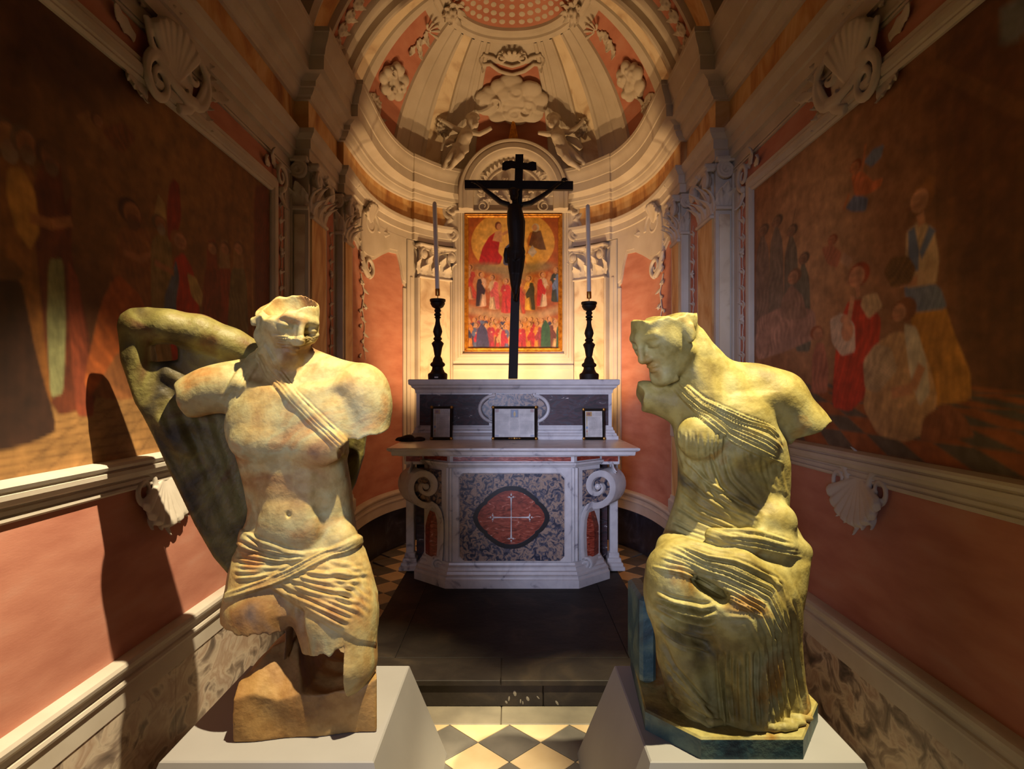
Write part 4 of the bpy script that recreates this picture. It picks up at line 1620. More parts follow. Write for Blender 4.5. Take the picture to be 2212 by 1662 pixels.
# crumpled cloth on the table
m = M()
r = random.Random(4)
for k in range(9):
    u = r.uniform(-.09, .09)
    m.ell((-.86 + u, 5.06 + r.uniform(-.05, .05), ZT + .012), (r.uniform(.03, .06), r.uniform(.03, .05), max(.016, .045 - abs(u) * .3)), 10, 6, 0, Matrix.Rotation(r.uniform(-.5, .5), 3, 'Z'))
m.ell((-.86, 5.06, ZT + .006), (.13, .07, .008), 16, 6)
V, Fc = fuse(m, .006, 2)
V[:, 2] = np.maximum(V[:, 2], ZT + .001)
tag(make_obj('cloth', V, Fc, MAT['cloth'], None, 60), 'dark crumpled cloth left lying on the altar table corner', 'cloth')

# ------------------------------------------------------------------ candlesticks
CS_PROF = [(1610, 83), (1575, 86), (1560, 84), (1545, 62), (1520, 50), (1500, 48), (1490, 62), (1478, 66), (1466, 60), (1455, 46), (1430, 40), (1405, 26), (1390, 30), (1330, 40), (1305, 50), (1294, 54), (1282, 44), (1268, 28), (1256, 38), (1246, 36), (1236, 26), (1215, 34), (1190, 41), (1165, 36), (1130, 24), (1095, 19), (1076, 20), (1066, 30), (1056, 20), (1046, 32), (1036, 31), (1026, 20), (1010, 30), (1000, 28), (990, 22), (975, 48), (950, 62), (938, 64), (934, 58), (928, 68), (912, 70), (906, 66), (906, 10)]
sc = .2467 * 5.42 / FPX


def candlestick(px, py_off, lean, label, clabel):
    x = (px - CX) / FPX * 5.42
    st = thing('candlestick', (x, 5.42, 1.732), label, 'candlestick', 'altar candlesticks')
    m = M()
    m.lathe([(r * sc, (1610 - y) * sc * py_off) for y, r in CS_PROF], (x, 5.42, 1.732), 28)
    m.build('turned_stem', MAT['dark_wood'], st, smooth=40)
    m = M()
    top = 1.732 + (1610 - 906) * sc * py_off
    m.lathe([(.004, 0), (.004, .03), (.003, .05)], (x, 5.42, top), 10)
    m.build('pricket', MAT['brass'], st, smooth=40)
    cd = thing('altar_candle', (x, 5.42, top + .03), clabel, 'candle', 'altar candles')
    rot = Matrix.Rotation(lean, 3, 'Y')
    m = M()
    m.lathe([(.0165, .0), (.0195, .02), (.0205, .80), (.018, .83), (.010, .843), (.002, .846)], (x, 5.42, top + .035), 20, 0, rot)
    m.build('wax', MAT['candle'], cd, smooth=40)
    m = M()
    m.lathe([(.006, -.005), (.019, -.003), (.0215, .004), (.0215, .055), (.0205, .06)], (x, 5.42, top + .033), 20, 0, rot)
    m.build('collar', MAT['brass'], cd, smooth=40)


candlestick(945.5, 1.0, -.034, 'dark turned wooden candlestick on the end of the shelf above the cloth', 'tall pale candle tilting on the candlestick above the cloth')
candlestick(1272.5, .965, -.014, 'dark turned wooden candlestick on the shelf end away from the cloth', 'tall pale candle on the candlestick away from the cloth')
# small white sticker on the foot of one candlestick
m = M()
m.box(-.671 - .016, -.671 + .016, 5.42 - .0885, 5.42 - .0860, 1.745, 1.757)
o = m.build('paper_label', MAT['candle'], bpy.data.objects['candlestick'], smooth=0)

# ------------------------------------------------------------------ crucifix
CRY = 5.42
cross = thing('crucifix', ((1108 - CX) / FPX * CRY, CRY, 1.732), 'tall dark wooden crucifix with a carved figure standing on the altar shelf', 'crucifix')
ck = CRY / FPX


def cpt(px, py, d=0.0):
    q = P(px, py, CRY)
    return Vector((q.x, CRY - d, q.z))


m = M()
a, b = cpt(1108, 819), cpt(1122, 335)
hw_ = 9.3 * ck
rings = []
for p, k in ((a, 1.08), (b, .92)):
    rings.append([(p.x - hw_ * k, CRY - .02, p.z), (p.x + hw_ * k, CRY - .02, p.z), (p.x + hw_ * k, CRY + .02, p.z), (p.x - hw_ * k, CRY + .02, p.z)])
m.rings(rings, 0, True, True)
m.build('upright', MAT['dark_wood'], cross, smooth=0)
m = M()
a, b = cpt(1004, 400), cpt(1237.5, 402.5)
hz = 9.2 * ck
rings = []
for p in (a, b):
    rings.append([(p.x, CRY - .024, p.z - hz), (p.x, CRY - .024, p.z + hz), (p.x, CRY + .018, p.z + hz), (p.x, CRY + .018, p.z - hz)])
m.rings(rings, 0, True, True)
m.build('crossbar', MAT['dark_wood'], cross, smooth=0)
m = M()
top_e = [(1085, 356), (1092, 351), (1105, 350), (1122, 354), (1140, 355), (1150, 352), (1158, 354)]
bot_e = [(1159, 370), (1150, 372), (1135, 369), (1120, 367), (1105, 366), (1092, 371), (1085, 370)]
m.prism([(cpt(x, y).x, cpt(x, y).z) for x, y in top_e + bot_e], lambda u, v, w: (u, w, v), CRY - .036, CRY - .022)
m.build('title_scroll', MAT['dark_wood'], cross, smooth=0)
m = M()
D = .055
B = lambda x, y, d=D: cpt(x, y, d)


def limb(m, pts, n=10):
    m.tube([B(*p[:2], p[2] if len(p) > 3 else D) for p in pts], [p[-1] * ck for p in pts], n)


limb(m, [(1112, 446, D, 12), (1112, 462, D, 17), (1115, 485, D, 20), (1116, 510, D, 18), (1116, 530, D, 16.5), (1115, 550, D, 18)], 14)
limb(m, [(1100, 447, 6), (1082, 441, 6), (1064, 427, 5.4), (1050, 416, 4.6), (1040, 407, 3.6), (1031, 401, 3.2)])
limb(m, [(1126, 447, 6), (1146, 443, 6), (1166, 431, 5.4), (1186, 417, 4.6), (1200, 406, 3.6), (1211, 398, 3.2)])
m.ell(B(1027, 398), (5 * ck, .012, 5 * ck), 10, 6)
m.ell(B(1217, 393), (6 * ck, .012, 5 * ck), 10, 6)
for j in range(4):
    limb(m, [(1026 - j, 398, 1.6), (1022 - j * 1.5, 393 + j * 2, 1.3)])
    limb(m, [(1219 + j, 393, 1.6), (1222 + j, 388 + j * 2, 1.3)])
limb(m, [(1113, 446, D, 7), (1112, 432, D + .01, 6.5)])
m.ell(B(1110, 424, D + .02), (10 * ck, .05, 13.5 * ck), 14, 10, 0, Matrix.Rotation(-.25, 3, 'Y'))
m.ell(B(1108, 434, D + .04), (6.5 * ck, .03, 7 * ck), 12, 8)
m.tube([B(1110 + 10.5 * math.cos(t), 415 + 4 * math.sin(t), D + .02 + .045 * math.sin(t)) for t in [2 * PI * i / 14 for i in range(15)]], 2.3 * ck, 6)
m.ell(B(1115, 548, D), (20 * ck, .075, 16 * ck), 14, 10)
for j in range(5):
    limb(m, [(1097, 540 + j * 5, D + .03, 2.4), (1113, 549 + j * 4, D + .065, 2.8), (1132, 540 + j * 5, D + .03, 2.4)])
limb(m, [(1096, 540, D, 6), (1092, 555, D, 5), (1094, 572, D, 3)])
limb(m, [(1108, 556, D, 12), (1107, 580, D + .03, 10), (1108, 596, D + .05, 8.5), (1110, 618, D + .01, 7.5), (1112, 640, D, 4.6), (1113, 652, D + .03, 4.4)])
limb(m, [(1123, 556, D, 12), (1122, 580, D + .03, 10), (1120, 597, D + .05, 8.5), (1117, 618, D + .02, 7.5), (1114, 640, D + .02, 4.6), (1112, 653, D + .05, 4.2)])
V, Fc = fuse(m, .0065, 2)
make_obj('carved_figure', V, Fc, MAT['dark_wood'], cross, 180)
# ------------------------------------------------------------------ modelled bronzes: smooth implicit surfaces meshed on a fine grid
class Field:
    def __init__(s, lo, hi, vs):
        s.lo = np.array(lo, float)
        s.vs = vs
        s.n = np.ceil((np.array(hi) - s.lo) / vs).astype(int) + 1
        s.F = np.full(s.n, .3, np.float32)
        s.ax = [s.lo[i] + vs * np.arange(s.n[i]) for i in range(3)]

    def box(s, lo, hi):
        a = np.clip(np.floor((np.array(lo) - s.lo) / s.vs).astype(int), 0, s.n)
        b = np.clip(np.ceil((np.array(hi) - s.lo) / s.vs).astype(int) + 1, 0, s.n)
        sl = tuple(slice(a[i], b[i]) for i in range(3))
        X = s.ax[0][sl[0]][:, None, None]
        Y = s.ax[1][sl[1]][None, :, None]
        Z = s.ax[2][sl[2]][None, None, :]
        return sl, X, Y, Z

    def apply(s, lo, hi, fn, k=.02, op='add'):
        sl, X, Y, Z = s.box(lo, hi)
        if s.F[sl].size == 0:
            return
        d = fn(X, Y, Z).astype(np.float32)
        f = s.F[sl]
        if op == 'add':
            h = np.clip(.5 + .5 * (f - d) / k, 0, 1)
            s.F[sl] = f + (d - f) * h - k * h * (1 - h)
        else:
            d = -d
            h = np.clip(.5 - .5 * (f - d) / k, 0, 1)
            s.F[sl] = f + (d - f) * h + k * h * (1 - h)

    def ell(s, c, r, k=.02, op='add', R=None):
        c = np.array(c, float)
        r = np.array(r, float)
        e = r.max() + k + .03

        def fn(X, Y, Z):
            dx, dy, dz = X - c[0], Y - c[1], Z - c[2]
            if R is not None:
                a = R[0][0] * dx + R[1][0] * dy + R[2][0] * dz
                b = R[0][1] * dx + R[1][1] * dy + R[2][1] * dz
                g = R[0][2] * dx + R[1][2] * dy + R[2][2] * dz
                dx, dy, dz = a, b, g
            q = np.sqrt((dx / r[0]) ** 2 + (dy / r[1]) ** 2 + (dz / r[2]) ** 2)
            g2 = np.sqrt((dx / r[0] ** 2) ** 2 + (dy / r[1] ** 2) ** 2 + (dz / r[2] ** 2) ** 2) + 1e-6
            return q * (q - 1) / g2
        s.apply(c - e, c + e, fn, k, op)

    def cone(s, a, b, ra, rb, k=.02, op='add', sy=1.0):
        """tapered capsule; sy flattens it along the viewing axis"""
        a = np.array(a, float)
        b = np.array(b, float)
        e = max(ra, rb) + k + .03
        lo = np.minimum(a, b) - e
        hi = np.maximum(a, b) + e
        ab = b - a
        L = float(ab @ ab)

        def fn(X, Y, Z):
            dx, dy, dz = X - a[0], Y - a[1], Z - a[2]
            t = np.clip((dx * ab[0] + dy * ab[1] + dz * ab[2]) / L, 0, 1)
            return np.sqrt((dx - t * ab[0]) ** 2 + ((dy - t * ab[1]) / sy) ** 2 + (dz - t * ab[2]) ** 2) - (ra + (rb - ra) * t)
        s.apply(lo, hi, fn, k, op)

    def chain(s, pts, k=.02, op='add', sy=1.0):
        for p, q in zip(pts[:-1], pts[1:]):
            s.cone(p[0], q[0], p[1], q[1], k, op, sy)

    def loft(s, rows, k=.02, n=2.3):
        """rows: (z, x_left, x_right, half depth, y centre), any order"""
        rows = sorted(rows)
        z, a, b, h, c = (np.array([r[i] for r in rows]) for i in range(5))
        lo = (a.min() - .06, (c - h).min() - .06, z.min() - .03)
        hi = (b.max() + .06, (c + h).max() + .06, z.max() + .03)

        def fn(X, Y, Z):
            xa, xb = np.interp(Z, z, a), np.interp(Z, z, b)
            hh, cc = np.interp(Z, z, h), np.interp(Z, z, c)
            cx, hx = (xa + xb) / 2, np.maximum((xb - xa) / 2, .004)
            q = (np.abs((X - cx) / hx) ** n + np.abs((Y - cc) / hh) ** n) ** (1 / n)
            d = (q - 1) * np.minimum(hx, hh)
            return np.maximum(d, np.maximum(z.min() - Z, Z - z.max()))
        s.apply(lo, hi, fn, k)

    def cut(s, fn, k=.004):
        """remove where fn(X,Y,Z) < 0"""
        X, Y, Z = s.ax[0][:, None, None], s.ax[1][None, :, None], s.ax[2][None, None, :]
        s.F = np.maximum(s.F, (-fn(X, Y, Z)).astype(np.float32))

    def mesh(s):
        F, n = s.F, s.n
        F[0], F[-1], F[:, 0], F[:, -1], F[:, :, 0], F[:, :, -1] = .3, .3, .3, .3, .3, .3
        ins = F < 0
        cnt = np.zeros(n - 1, np.int8)
        offs = [(i, j, k) for i in (0, 1) for j in (0, 1) for k in (0, 1)]
        for o in offs:
            cnt += ins[o[0]:n[0] - 1 + o[0], o[1]:n[1] - 1 + o[1], o[2]:n[2] - 1 + o[2]]
        act = (cnt > 0) & (cnt < 8)
        I = np.argwhere(act)
        idx = np.full(n - 1, -1, np.int64)
        idx[act] = np.arange(len(I))
        pos = np.zeros((len(I), 3))
        num = np.zeros(len(I))
        for a in offs:
            for d in range(3):
                if a[d]:
                    continue
                b = list(a)
                b[d] = 1
                fa = F[I[:, 0] + a[0], I[:, 1] + a[1], I[:, 2] + a[2]]
                fb = F[I[:, 0] + b[0], I[:, 1] + b[1], I[:, 2] + b[2]]
                mk = (fa < 0) != (fb < 0)
                t = fa[mk] / (fa[mk] - fb[mk])
                p = np.tile(np.array(a, float), (mk.sum(), 1))
                p[:, d] += t
                pos[mk] += p
                num[mk] += 1
        V = s.lo + (I + pos / num[:, None]) * s.vs
        faces = []
        for d in range(3):
            e1, e2 = (d + 1) % 3, (d + 2) % 3
            sl0 = [slice(None)] * 3
            sl1 = [slice(None)] * 3
            sl0[d] = slice(0, n[d] - 1)
            sl1[d] = slice(1, n[d])
            x0, x1 = ins[tuple(sl0)], ins[tuple(sl1)]
            E = np.argwhere(x0 != x1)
            ok = (E[:, e1] > 0) & (E[:, e2] > 0) & (E[:, e1] < n[e1] - 1) & (E[:, e2] < n[e2] - 1)
            E = E[ok]
            first = x0[E[:, 0], E[:, 1], E[:, 2]]

            def cell(a, b):
                q = E.copy()
                q[:, e1] -= a
                q[:, e2] -= b
                return idx[q[:, 0], q[:, 1], q[:, 2]]
            Q = np.stack([cell(1, 1), cell(0, 1), cell(0, 0), cell(1, 0)], 1)
            Q[~first] = Q[~first][:, ::-1]
            faces.append(Q)
        return V, np.concatenate(faces)


def vnormals(V, Fq):
    nrm = np.cross(V[Fq[:, 2]] - V[Fq[:, 0]], V[Fq[:, 3]] - V[Fq[:, 1]])
    N = np.zeros_like(V)
    for k in range(4):
        np.add.at(N, Fq[:, k], nrm)
    return N / (np.linalg.norm(N, axis=1, keepdims=True) + 1e-12)


def smooth_mesh(V, Fq, it=1, f=.5):
    for _ in range(it):
        S = np.zeros_like(V)
        c = np.zeros(len(V))
        for k in range(4):
            a, b = Fq[:, k], Fq[:, (k + 1) % 4]
            np.add.at(S, a, V[b])
            np.add.at(c, a, 1)
            np.add.at(S, b, V[a])
            np.add.at(c, b, 1)
        V = V * (1 - f) + f * S / np.maximum(c, 1)[:, None]
    return V


def resample(pl, n):
    pl = np.array(pl, float)
    d = np.concatenate([[0], np.cumsum(np.hypot(*np.diff(pl, axis=0).T))])
    t = np.linspace(0, d[-1], n)
    return np.stack([np.interp(t, d, pl[:, 0]), np.interp(t, d, pl[:, 1])], 1)


def folds(V, N, H, A, B, n, amp, width=.42, seed=0, valley=.5, front=.1):
    """raised cloth folds: n curves between two guide lines given in photo pixels"""
    r = random.Random(seed)
    u = CX + V[:, 0] / V[:, 1] * FPX
    v = CY - (V[:, 2] - EYE) / V[:, 1] * FPX
    A, B = resample(A, 12), resample(B, 12)
    gap = np.linalg.norm(A - B, axis=1).mean() / max(n - 1, 1)
    lo = np.minimum(A.min(0), B.min(0)) - gap * 1.5
    hi = np.maximum(A.max(0), B.max(0)) + gap * 1.5
    sel = np.nonzero((u > lo[0]) & (u < hi[0]) & (v > lo[1]) & (v < hi[1]) & (N[:, 1] < front))[0]
    if len(sel) == 0:
        return
    P2 = np.stack([u[sel], v[sel]], 1)
    for i in range(n):
        t = i / max(n - 1, 1) + (r.uniform(-.25, .25) / n)
        C = A * (1 - t) + B * t
        s0, s1 = r.uniform(0, .12), 1 - r.uniform(0, .15)
        wob = r.uniform(-.25, .25) * gap
        best = np.full(len(sel), 1e9)
        par = np.zeros(len(sel))
        m_ = len(C)
        C = C + np.stack([np.zeros(m_), wob * np.sin(np.linspace(0, 3.1, m_))], 1)
        for j in range(m_ - 1):
            a, b = C[j], C[j + 1]
            ab = b - a
            q = np.clip(((P2 - a) @ ab) / (ab @ ab + 1e-9), 0, 1)
            d = np.linalg.norm(P2 - a - q[:, None] * ab, axis=1)
            up = d < best
            best[up] = d[up]
            par[up] = (j + q[up]) / (m_ - 1)
        w = gap * width * r.uniform(.8, 1.2)
        fade = np.clip((par - s0) / .12, 0, 1) * np.clip((s1 - par) / .12, 0, 1)
        g = np.exp(-(best / w) ** 2)
        fade = fade * np.clip((front - N[sel, 1]) / .5, 0, 1)
        H[sel] += amp * r.uniform(.7, 1.25) * fade * (g - valley * np.exp(-((best - 1.6 * w) / (w * .8)) ** 2))


def region(V, N, H, poly, t, soft=5.0, front=.4):
    """cloth thickness inside an outline in photo pixels"""
    u = CX + V[:, 0] / V[:, 1] * FPX
    v = CY - (V[:, 2] - EYE) / V[:, 1] * FPX
    pts = np.array(poly, float)
    lo, hi = pts.min(0) - 10, pts.max(0) + 10
    sel = np.nonzero((u > lo[0]) & (u < hi[0]) & (v > lo[1]) & (v < hi[1]) & (N[:, 1] < front))[0]
    X, Y = u[sel], v[sel]
    ins = np.zeros(len(sel), bool)
    dm = np.full(len(sel), 1e9)
    for k in range(len(pts)):
        ax, ay = pts[k]
        bx, by = pts[(k + 1) % len(pts)]
        if ay != by:
            ins ^= ((ay > Y) != (by > Y)) & (X < (bx - ax) * (Y - ay) / (by - ay) + ax)
        L = (bx - ax) ** 2 + (by - ay) ** 2 + 1e-9
        q = np.clip(((X - ax) * (bx - ax) + (Y - ay) * (by - ay)) / L, 0, 1)
        dm = np.minimum(dm, np.hypot(X - ax - q * (bx - ax), Y - ay - q * (by - ay)))
    d = np.where(ins, dm, -dm)
    H[sel] += t * np.clip(d / soft + .5, 0, 1)


def head(fd, org, fwd, roll, S, sx=1.0):
    """classical head: origin at eye level, S head height"""
    f = Vector(fwd).normalized()
    r = f.cross(Vector((0, 0, 1))).normalized()
    u = r.cross(f).normalized()
    q = Matrix.Rotation(roll, 3, f)
    r, u = q @ r, q @ u
    R = np.array([[r.x, f.x, u.x], [r.y, f.y, u.y], [r.z, f.z, u.z]])
    org = np.array(org, float)

    def L(x, y, z):
        return org + R @ (np.array((x * sx, y, z)) * S)

    def E(c, rad, k=.02, op='add'):
        fd.ell(L(*c), np.array((rad[0] * sx, rad[1], rad[2])) * S, k * S / .28, op, R)

    def C(a, b, ra, rb, k=.012, op='add'):
        fd.cone(L(*a), L(*b), ra * S, rb * S, k * S / .28, op)
    E((0, -.06, .10), (.32, .40, .36))
    E((0, .08, -.16), (.245, .262, .33), .03)
    E((0, .17, -.02), (.245, .17, .2), .03)
    C((-.045, .275, -.42), (.045, .275, -.42), .078, .078, .03)
    for s in (-1, 1):
        E((s * .150, .17, -.08), (.08, .09, .09), .05)
        C((s * .215, -.02, -.26), (s * .06, .22, -.42), .058, .06, .04)
    for s in (-1, 1):
        E((s * .138, .372, -.015), (.088, .066, .06), .025, 'sub')
    C((-.19, .285, .075), (-.04, .345, .08), .024, .028, .02)
    C((.19, .285, .075), (.04, .345, .08), .024, .028, .02)
    C((0, .345, .10), (0, .440, -.13), .032, .036, .014)
    C((0, .425, -.150), (0, .385, -.165), .038, .042, .010)
    for s in (-1, 1):
        E((s * .044, .372, -.162), (.030, .042, .030), .010)
        E((s * .138, .292, -.018), (.078, .058, .044), .008)
        C((s * .205, .262, -.018), (s * .08, .332, -.03), .010, .012, .006)
        C((s * .2, .268, .03), (s * .075, .33, .03), .012, .012, .008)
        E((s * .31, -.06, -.06), (.035, .075, .11), .012)
        C((s * .335, -.10, .0), (s * .32, -.02, -.14), .02, .03, .008)
    E((0, .338, -.258), (.078, .045, .022), .010)
    E((0, .335, -.305), (.066, .045, .024), .010)
    C((-.075, .345, -.283), (0, .388, -.280), .004, .006, .006, 'sub')
    C((.075, .345, -.283), (0, .388, -.280), .004, .006, .006, 'sub')
    return L, R


PT = 0.465                     # plinth top


def plinth(sx, label):
    x0, x1 = .44, 1.12
    y0, y1 = 1.912, 2.575
    f = .145
    c = (sx * (x0 + x1) / 2, (y0 + y1) / 2, 0)
    m = M()
    xs = sorted((sx * x0, sx * x1))
    b = .004
    rings = []
    for z, e in ((0, f), (PT - b, b * f / PT), (PT, -b)):
        rings.append([(xs[0] - e, y0 - e, z), (xs[1] + e, y0 - e, z), (xs[1] + e, y1 + e, z), (xs[0] - e, y1 + e, z)])
    m.rings(rings, 0, True, True)
    o = m.build('sloping_plinth', MAT['plinth'], None, smooth=0, origin=c)
    return tag(o, label, 'plinth')


plinth(-1, 'white sloping plinth carrying the winged male torso')
plinth(1, 'white sloping plinth carrying the draped seated woman')

# ---------------------------------------------------------------- winged male torso
DM = 2.22
km = DM / FPX


def Q(px, py, d=DM):
    return tuple(P(px, py, d))


def xz(px, py, d=DM):
    q = P(px, py, d)
    return q.x, q.z


male = thing('winged_torso_statue', (-.70, 2.24, PT), 'ochre bronze male torso with bandaged face and one great wing', 'statue')
fd = Field((-1.28, 1.93, .58), (-.36, 2.50, 2.06), .0042)
rows = []
for py, a, b, h, yc in ((792, 596, 690, .055, 2.235), (812, 548, 738, .085, 2.235), (835, 515, 768, .105, 2.23), (870, 497, 765, .122, 2.225), (905, 496, 752, .130, 2.22), (950, 506, 748, .132, 2.215), (1000, 520, 748, .125, 2.22), (1050, 530, 756, .115, 2.225),
                        (1100, 537, 760, .108, 2.23), (1150, 530, 768, .112, 2.23), (1200, 516, 780, .124, 2.225), (1250, 504, 795, .135, 2.22), (1300, 497, 806, .135, 2.21), (1325, 520, 800, .11, 2.21)):
    xa, z = xz(a, py)
    xb, _ = xz(b, py)
    rows.append((z, xa, xb, h, yc))
fd.loft(rows, .02, 2.25)
# shoulders and arm stumps
fd.chain([(Q(560, 815), 38 * km), (Q(505, 832, 2.21), 47 * km), (Q(420, 856, 2.19), 46 * km)], .03)
fd.chain([(Q(700, 815), 36 * km), (Q(772, 840, 2.215), 50 * km), (Q(795, 880, 2.20), 47 * km), (Q(797, 950, 2.19), 44 * km)], .03)
fd.ell(Q(786, 846, 2.20), (54 * km, .088, 56 * km), .03)
fd.ell(Q(470, 838, 2.20), (64 * km, .085, 47 * km), .03)
# neck and trapezius
fd.chain([(Q(606, 745, 2.225), 44 * km), (Q(624, 800, 2.24), 47 * km), (Q(634, 850, 2.235), 58 * km)], .03)
fd.cone(Q(596, 775, 2.26), Q(520, 822, 2.25), 34 * km, 32 * km, .04)
fd.cone(Q(655, 778, 2.26), Q(745, 815, 2.25), 32 * km, 32 * km, .04)
fd.cone(Q(585, 770, 2.17), Q(640, 866, 2.125), 9 * km, 9 * km, .03)
fd.cone(Q(645, 858, 2.12), Q(755, 826, 2.14), 7 * km, 8 * km, .04)
fd.cone(Q(625, 858, 2.12), Q(515, 830, 2.14), 7 * km, 8 * km, .04)
# chest
fd.ell(Q(572, 922, 2.135), (82 * km, .048, 78 * km), .03)
fd.ell(Q(678, 924, 2.135), (82 * km, .048, 82 * km), .03)
fd.ell(Q(560, 956, 2.110), (62 * km, .038, 40 * km), .018)
fd.ell(Q(683, 964, 2.110), (62 * km, .038, 40 * km), .018)
# ribs, belly, flanks
fd.ell(Q(622, 1075, 2.135), (58 * km, .030, 85 * km), .025)
for j, py in enumerate((1030, 1063, 1094)):
    for s in (-1, 1):
        fd.ell(Q(622 + s * 27, py, 2.120), (23 * km, .013, 15 * km), .018)
fd.cone(Q(623, 1000, 2.084), Q(622, 1104, 2.088), 4 * km, 4 * km, .014, 'sub')
for s in (-1, 1):
    fd.cone(Q(622 + s * 64, 1024, 2.085), Q(622 + s * 74, 1130, 2.095), 6 * km, 8 * km, .03, 'sub')
    fd.ell(Q(646 + s * 92, 1165, 2.18), (30 * km, .06, 34 * km), .03)
fd.ell(Q(622, 1140, 2.125), (62 * km, .035, 50 * km), .03)
fd.ell(Q(622, 1113, 2.090), (5.5 * km, .016, 6.5 * km), .006, 'sub')
# thighs
fd.chain([(Q(572, 1250, 2.20), 72 * km), (Q(560, 1320, 2.16), 70 * km), (Q(555, 1420, 2.13), 69 * km)], .03)
fd.chain([(Q(715, 1255, 2.20), 84 * km), (Q(729, 1330, 2.15), 80 * km), (Q(738, 1425, 2.12), 73 * km)], .03)
fd.chain([(Q(778, 1330, 2.20), 30 * km), (Q(788, 1420, 2.20), 24 * km), (Q(788, 1470, 2.21), 24 * km)], .02)
fd.cone(Q(650, 1322, 2.06), Q(646, 1420, 2.02), 9 * km, 20 * km, .02, 'sub')
Lm, Rm = head(fd, Q(620, 690, 2.185), (.66, -.66, -.32), math.radians(-9), .31, 1.10)
# arm stump cuts, thigh cut, open skull
ax0, az0 = xz(402, 850)
fd.cut(lambda X, Y, Z: np.where(Z > xz(0, 935)[1], (X - ax0) * .93 + (Z - az0) * .30 + (Y - 2.2) * .15 + .004 * np.sin(Z * 70 + Y * 40), 1.0))
bx0, bz0 = xz(797, 931)
fd.cut(lambda X, Y, Z: np.where((X > xz(751, 900)[0]) & (Z > xz(0, 1030)[1]), (Z - bz0) - (X - bx0) * .18 - (Y - 2.2) * .25 + .004 * np.sin(X * 90) + .003 * np.sin(Y * 70), 1.0))
cx0, cz0 = xz(555, 1388, 2.0)
fd.cut(lambda X, Y, Z: np.where(X < xz(640, 1300)[0], (Z - cz0) + (X - cx0) * .10 - (Y - 2.0) * .1 + .004 * np.sin(X * 60) + .003 * np.sin(X * 170 + Y * 60), 1.0))
ex0, ez0 = xz(735, 1406, 2.0)
fd.cut(lambda X, Y, Z: np.where((X >= xz(640, 1300)[0]) & (X < xz(776, 1300)[0]), (Z - ez0) - (X - ex0) * .34 - (Y - 2.0) * .1 + .007 * np.sin(X * 70) + .005 * np.sin(X * 150 + Y * 90), 1.0))
cutp = lambda X, Y, Z: 1.896 + .22 * (X + .864) + .53 * (Y - 2.09) - Z + .006 * np.sin(X * 55) + .004 * np.sin(X * 120 + 1)
fd.cut(cutp)
hc = Lm(0, -.05, .20)
fd.ell(hc, np.array((.30, .345, .37)) * .31, .004, 'sub', Rm)
V, Fq = fd.mesh()
V = smooth_mesh(V, Fq, 1, .35)
N = vnormals(V, Fq)
H = np.zeros(len(V))
region(V, N, H, [(513, 1138), (560, 1168), (615, 1188), (668, 1192), (705, 1186), (779, 1157), (815, 1280), (812, 1392), (770, 1384), (700, 1340), (640, 1300), (582, 1268), (540, 1282), (488, 1300)], .007)
region(V, N, H, [(776, 1154), (640, 1222), (489, 1283), (487, 1300), (600, 1262), (650, 1240), (782, 1174)], .007, 4)
folds(V, N, H, [(515, 1142), (560, 1170), (620, 1192), (672, 1196)], [(498, 1250), (550, 1246), (600, 1236), (640, 1218)], 9, .0075, seed=1)
folds(V, N, H, [(776, 1157), (640, 1226), (492, 1286)], [(779, 1170), (650, 1236), (494, 1296)], 3, .005, seed=2)
folds(V, N, H, [(646, 1236), (710, 1240), (800, 1230)], [(584, 1266), (660, 1318), (770, 1384)], 11, .008, seed=3)
folds(V, N, H, [(700, 1215), (750, 1222), (800, 1250)], [(690, 1260), (750, 1300), (806, 1350)], 6, .005, seed=8)
strapA = [(572, 742), (596, 790), (640, 848), (700, 905), (758, 958)]
strapB = [(554, 768), (575, 812), (628, 870), (690, 935), (748, 992)]
region(V, N, H, strapA + strapB[::-1], .006, 4)
folds(V, N, H, strapA, strapB, 6, .006, seed=4)
str2A, str2B = [(553, 750), (515, 800), (472, 868)], [(570, 762), (538, 820), (492, 884)]
region(V, N, H, str2A + str2B[::-1], .005, 4)
folds(V, N, H, str2A, str2B, 4, .005, seed=5)
bandA, bandB = [(584, 722), (640, 730), (704, 718)], [(596, 750), (650, 748), (704, 734)]
region(V, N, H, bandA + bandB[::-1], .005, 4)
folds(V, N, H, bandA, bandB, 6, .004, seed=6)
V = V + N * H[:, None]
make_obj('torso', V, Fq, MAT['bronze_m'], male, 180)

# rock seat
fr = Field((-1.0, 1.96, PT - .02), (-.42, 2.56, .96), .005)
top = np.array([(505, 1500), (530, 1466), (560, 1430), (600, 1386), (625, 1372), (648, 1386), (662, 1425), (682, 1460), (730, 1464), (770, 1456), (818, 1440)], float)
tx = (top[:, 0] - CX) / FPX * 2.18
tz = EYE + (CY - top[:, 1]) / FPX * 2.18
edge = np.array([(508, 1512, 2.01), (545, 1502, 2.015), (600, 1513, 2.03), (650, 1500, 2.04), (700, 1480, 2.05), (760, 1454, 2.06), (818, 1438, 2.07)])
ex_ = (edge[:, 0] - CX) / FPX * edge[:, 2]
ez_ = EYE + (CY - edge[:, 1]) / FPX * edge[:, 2]


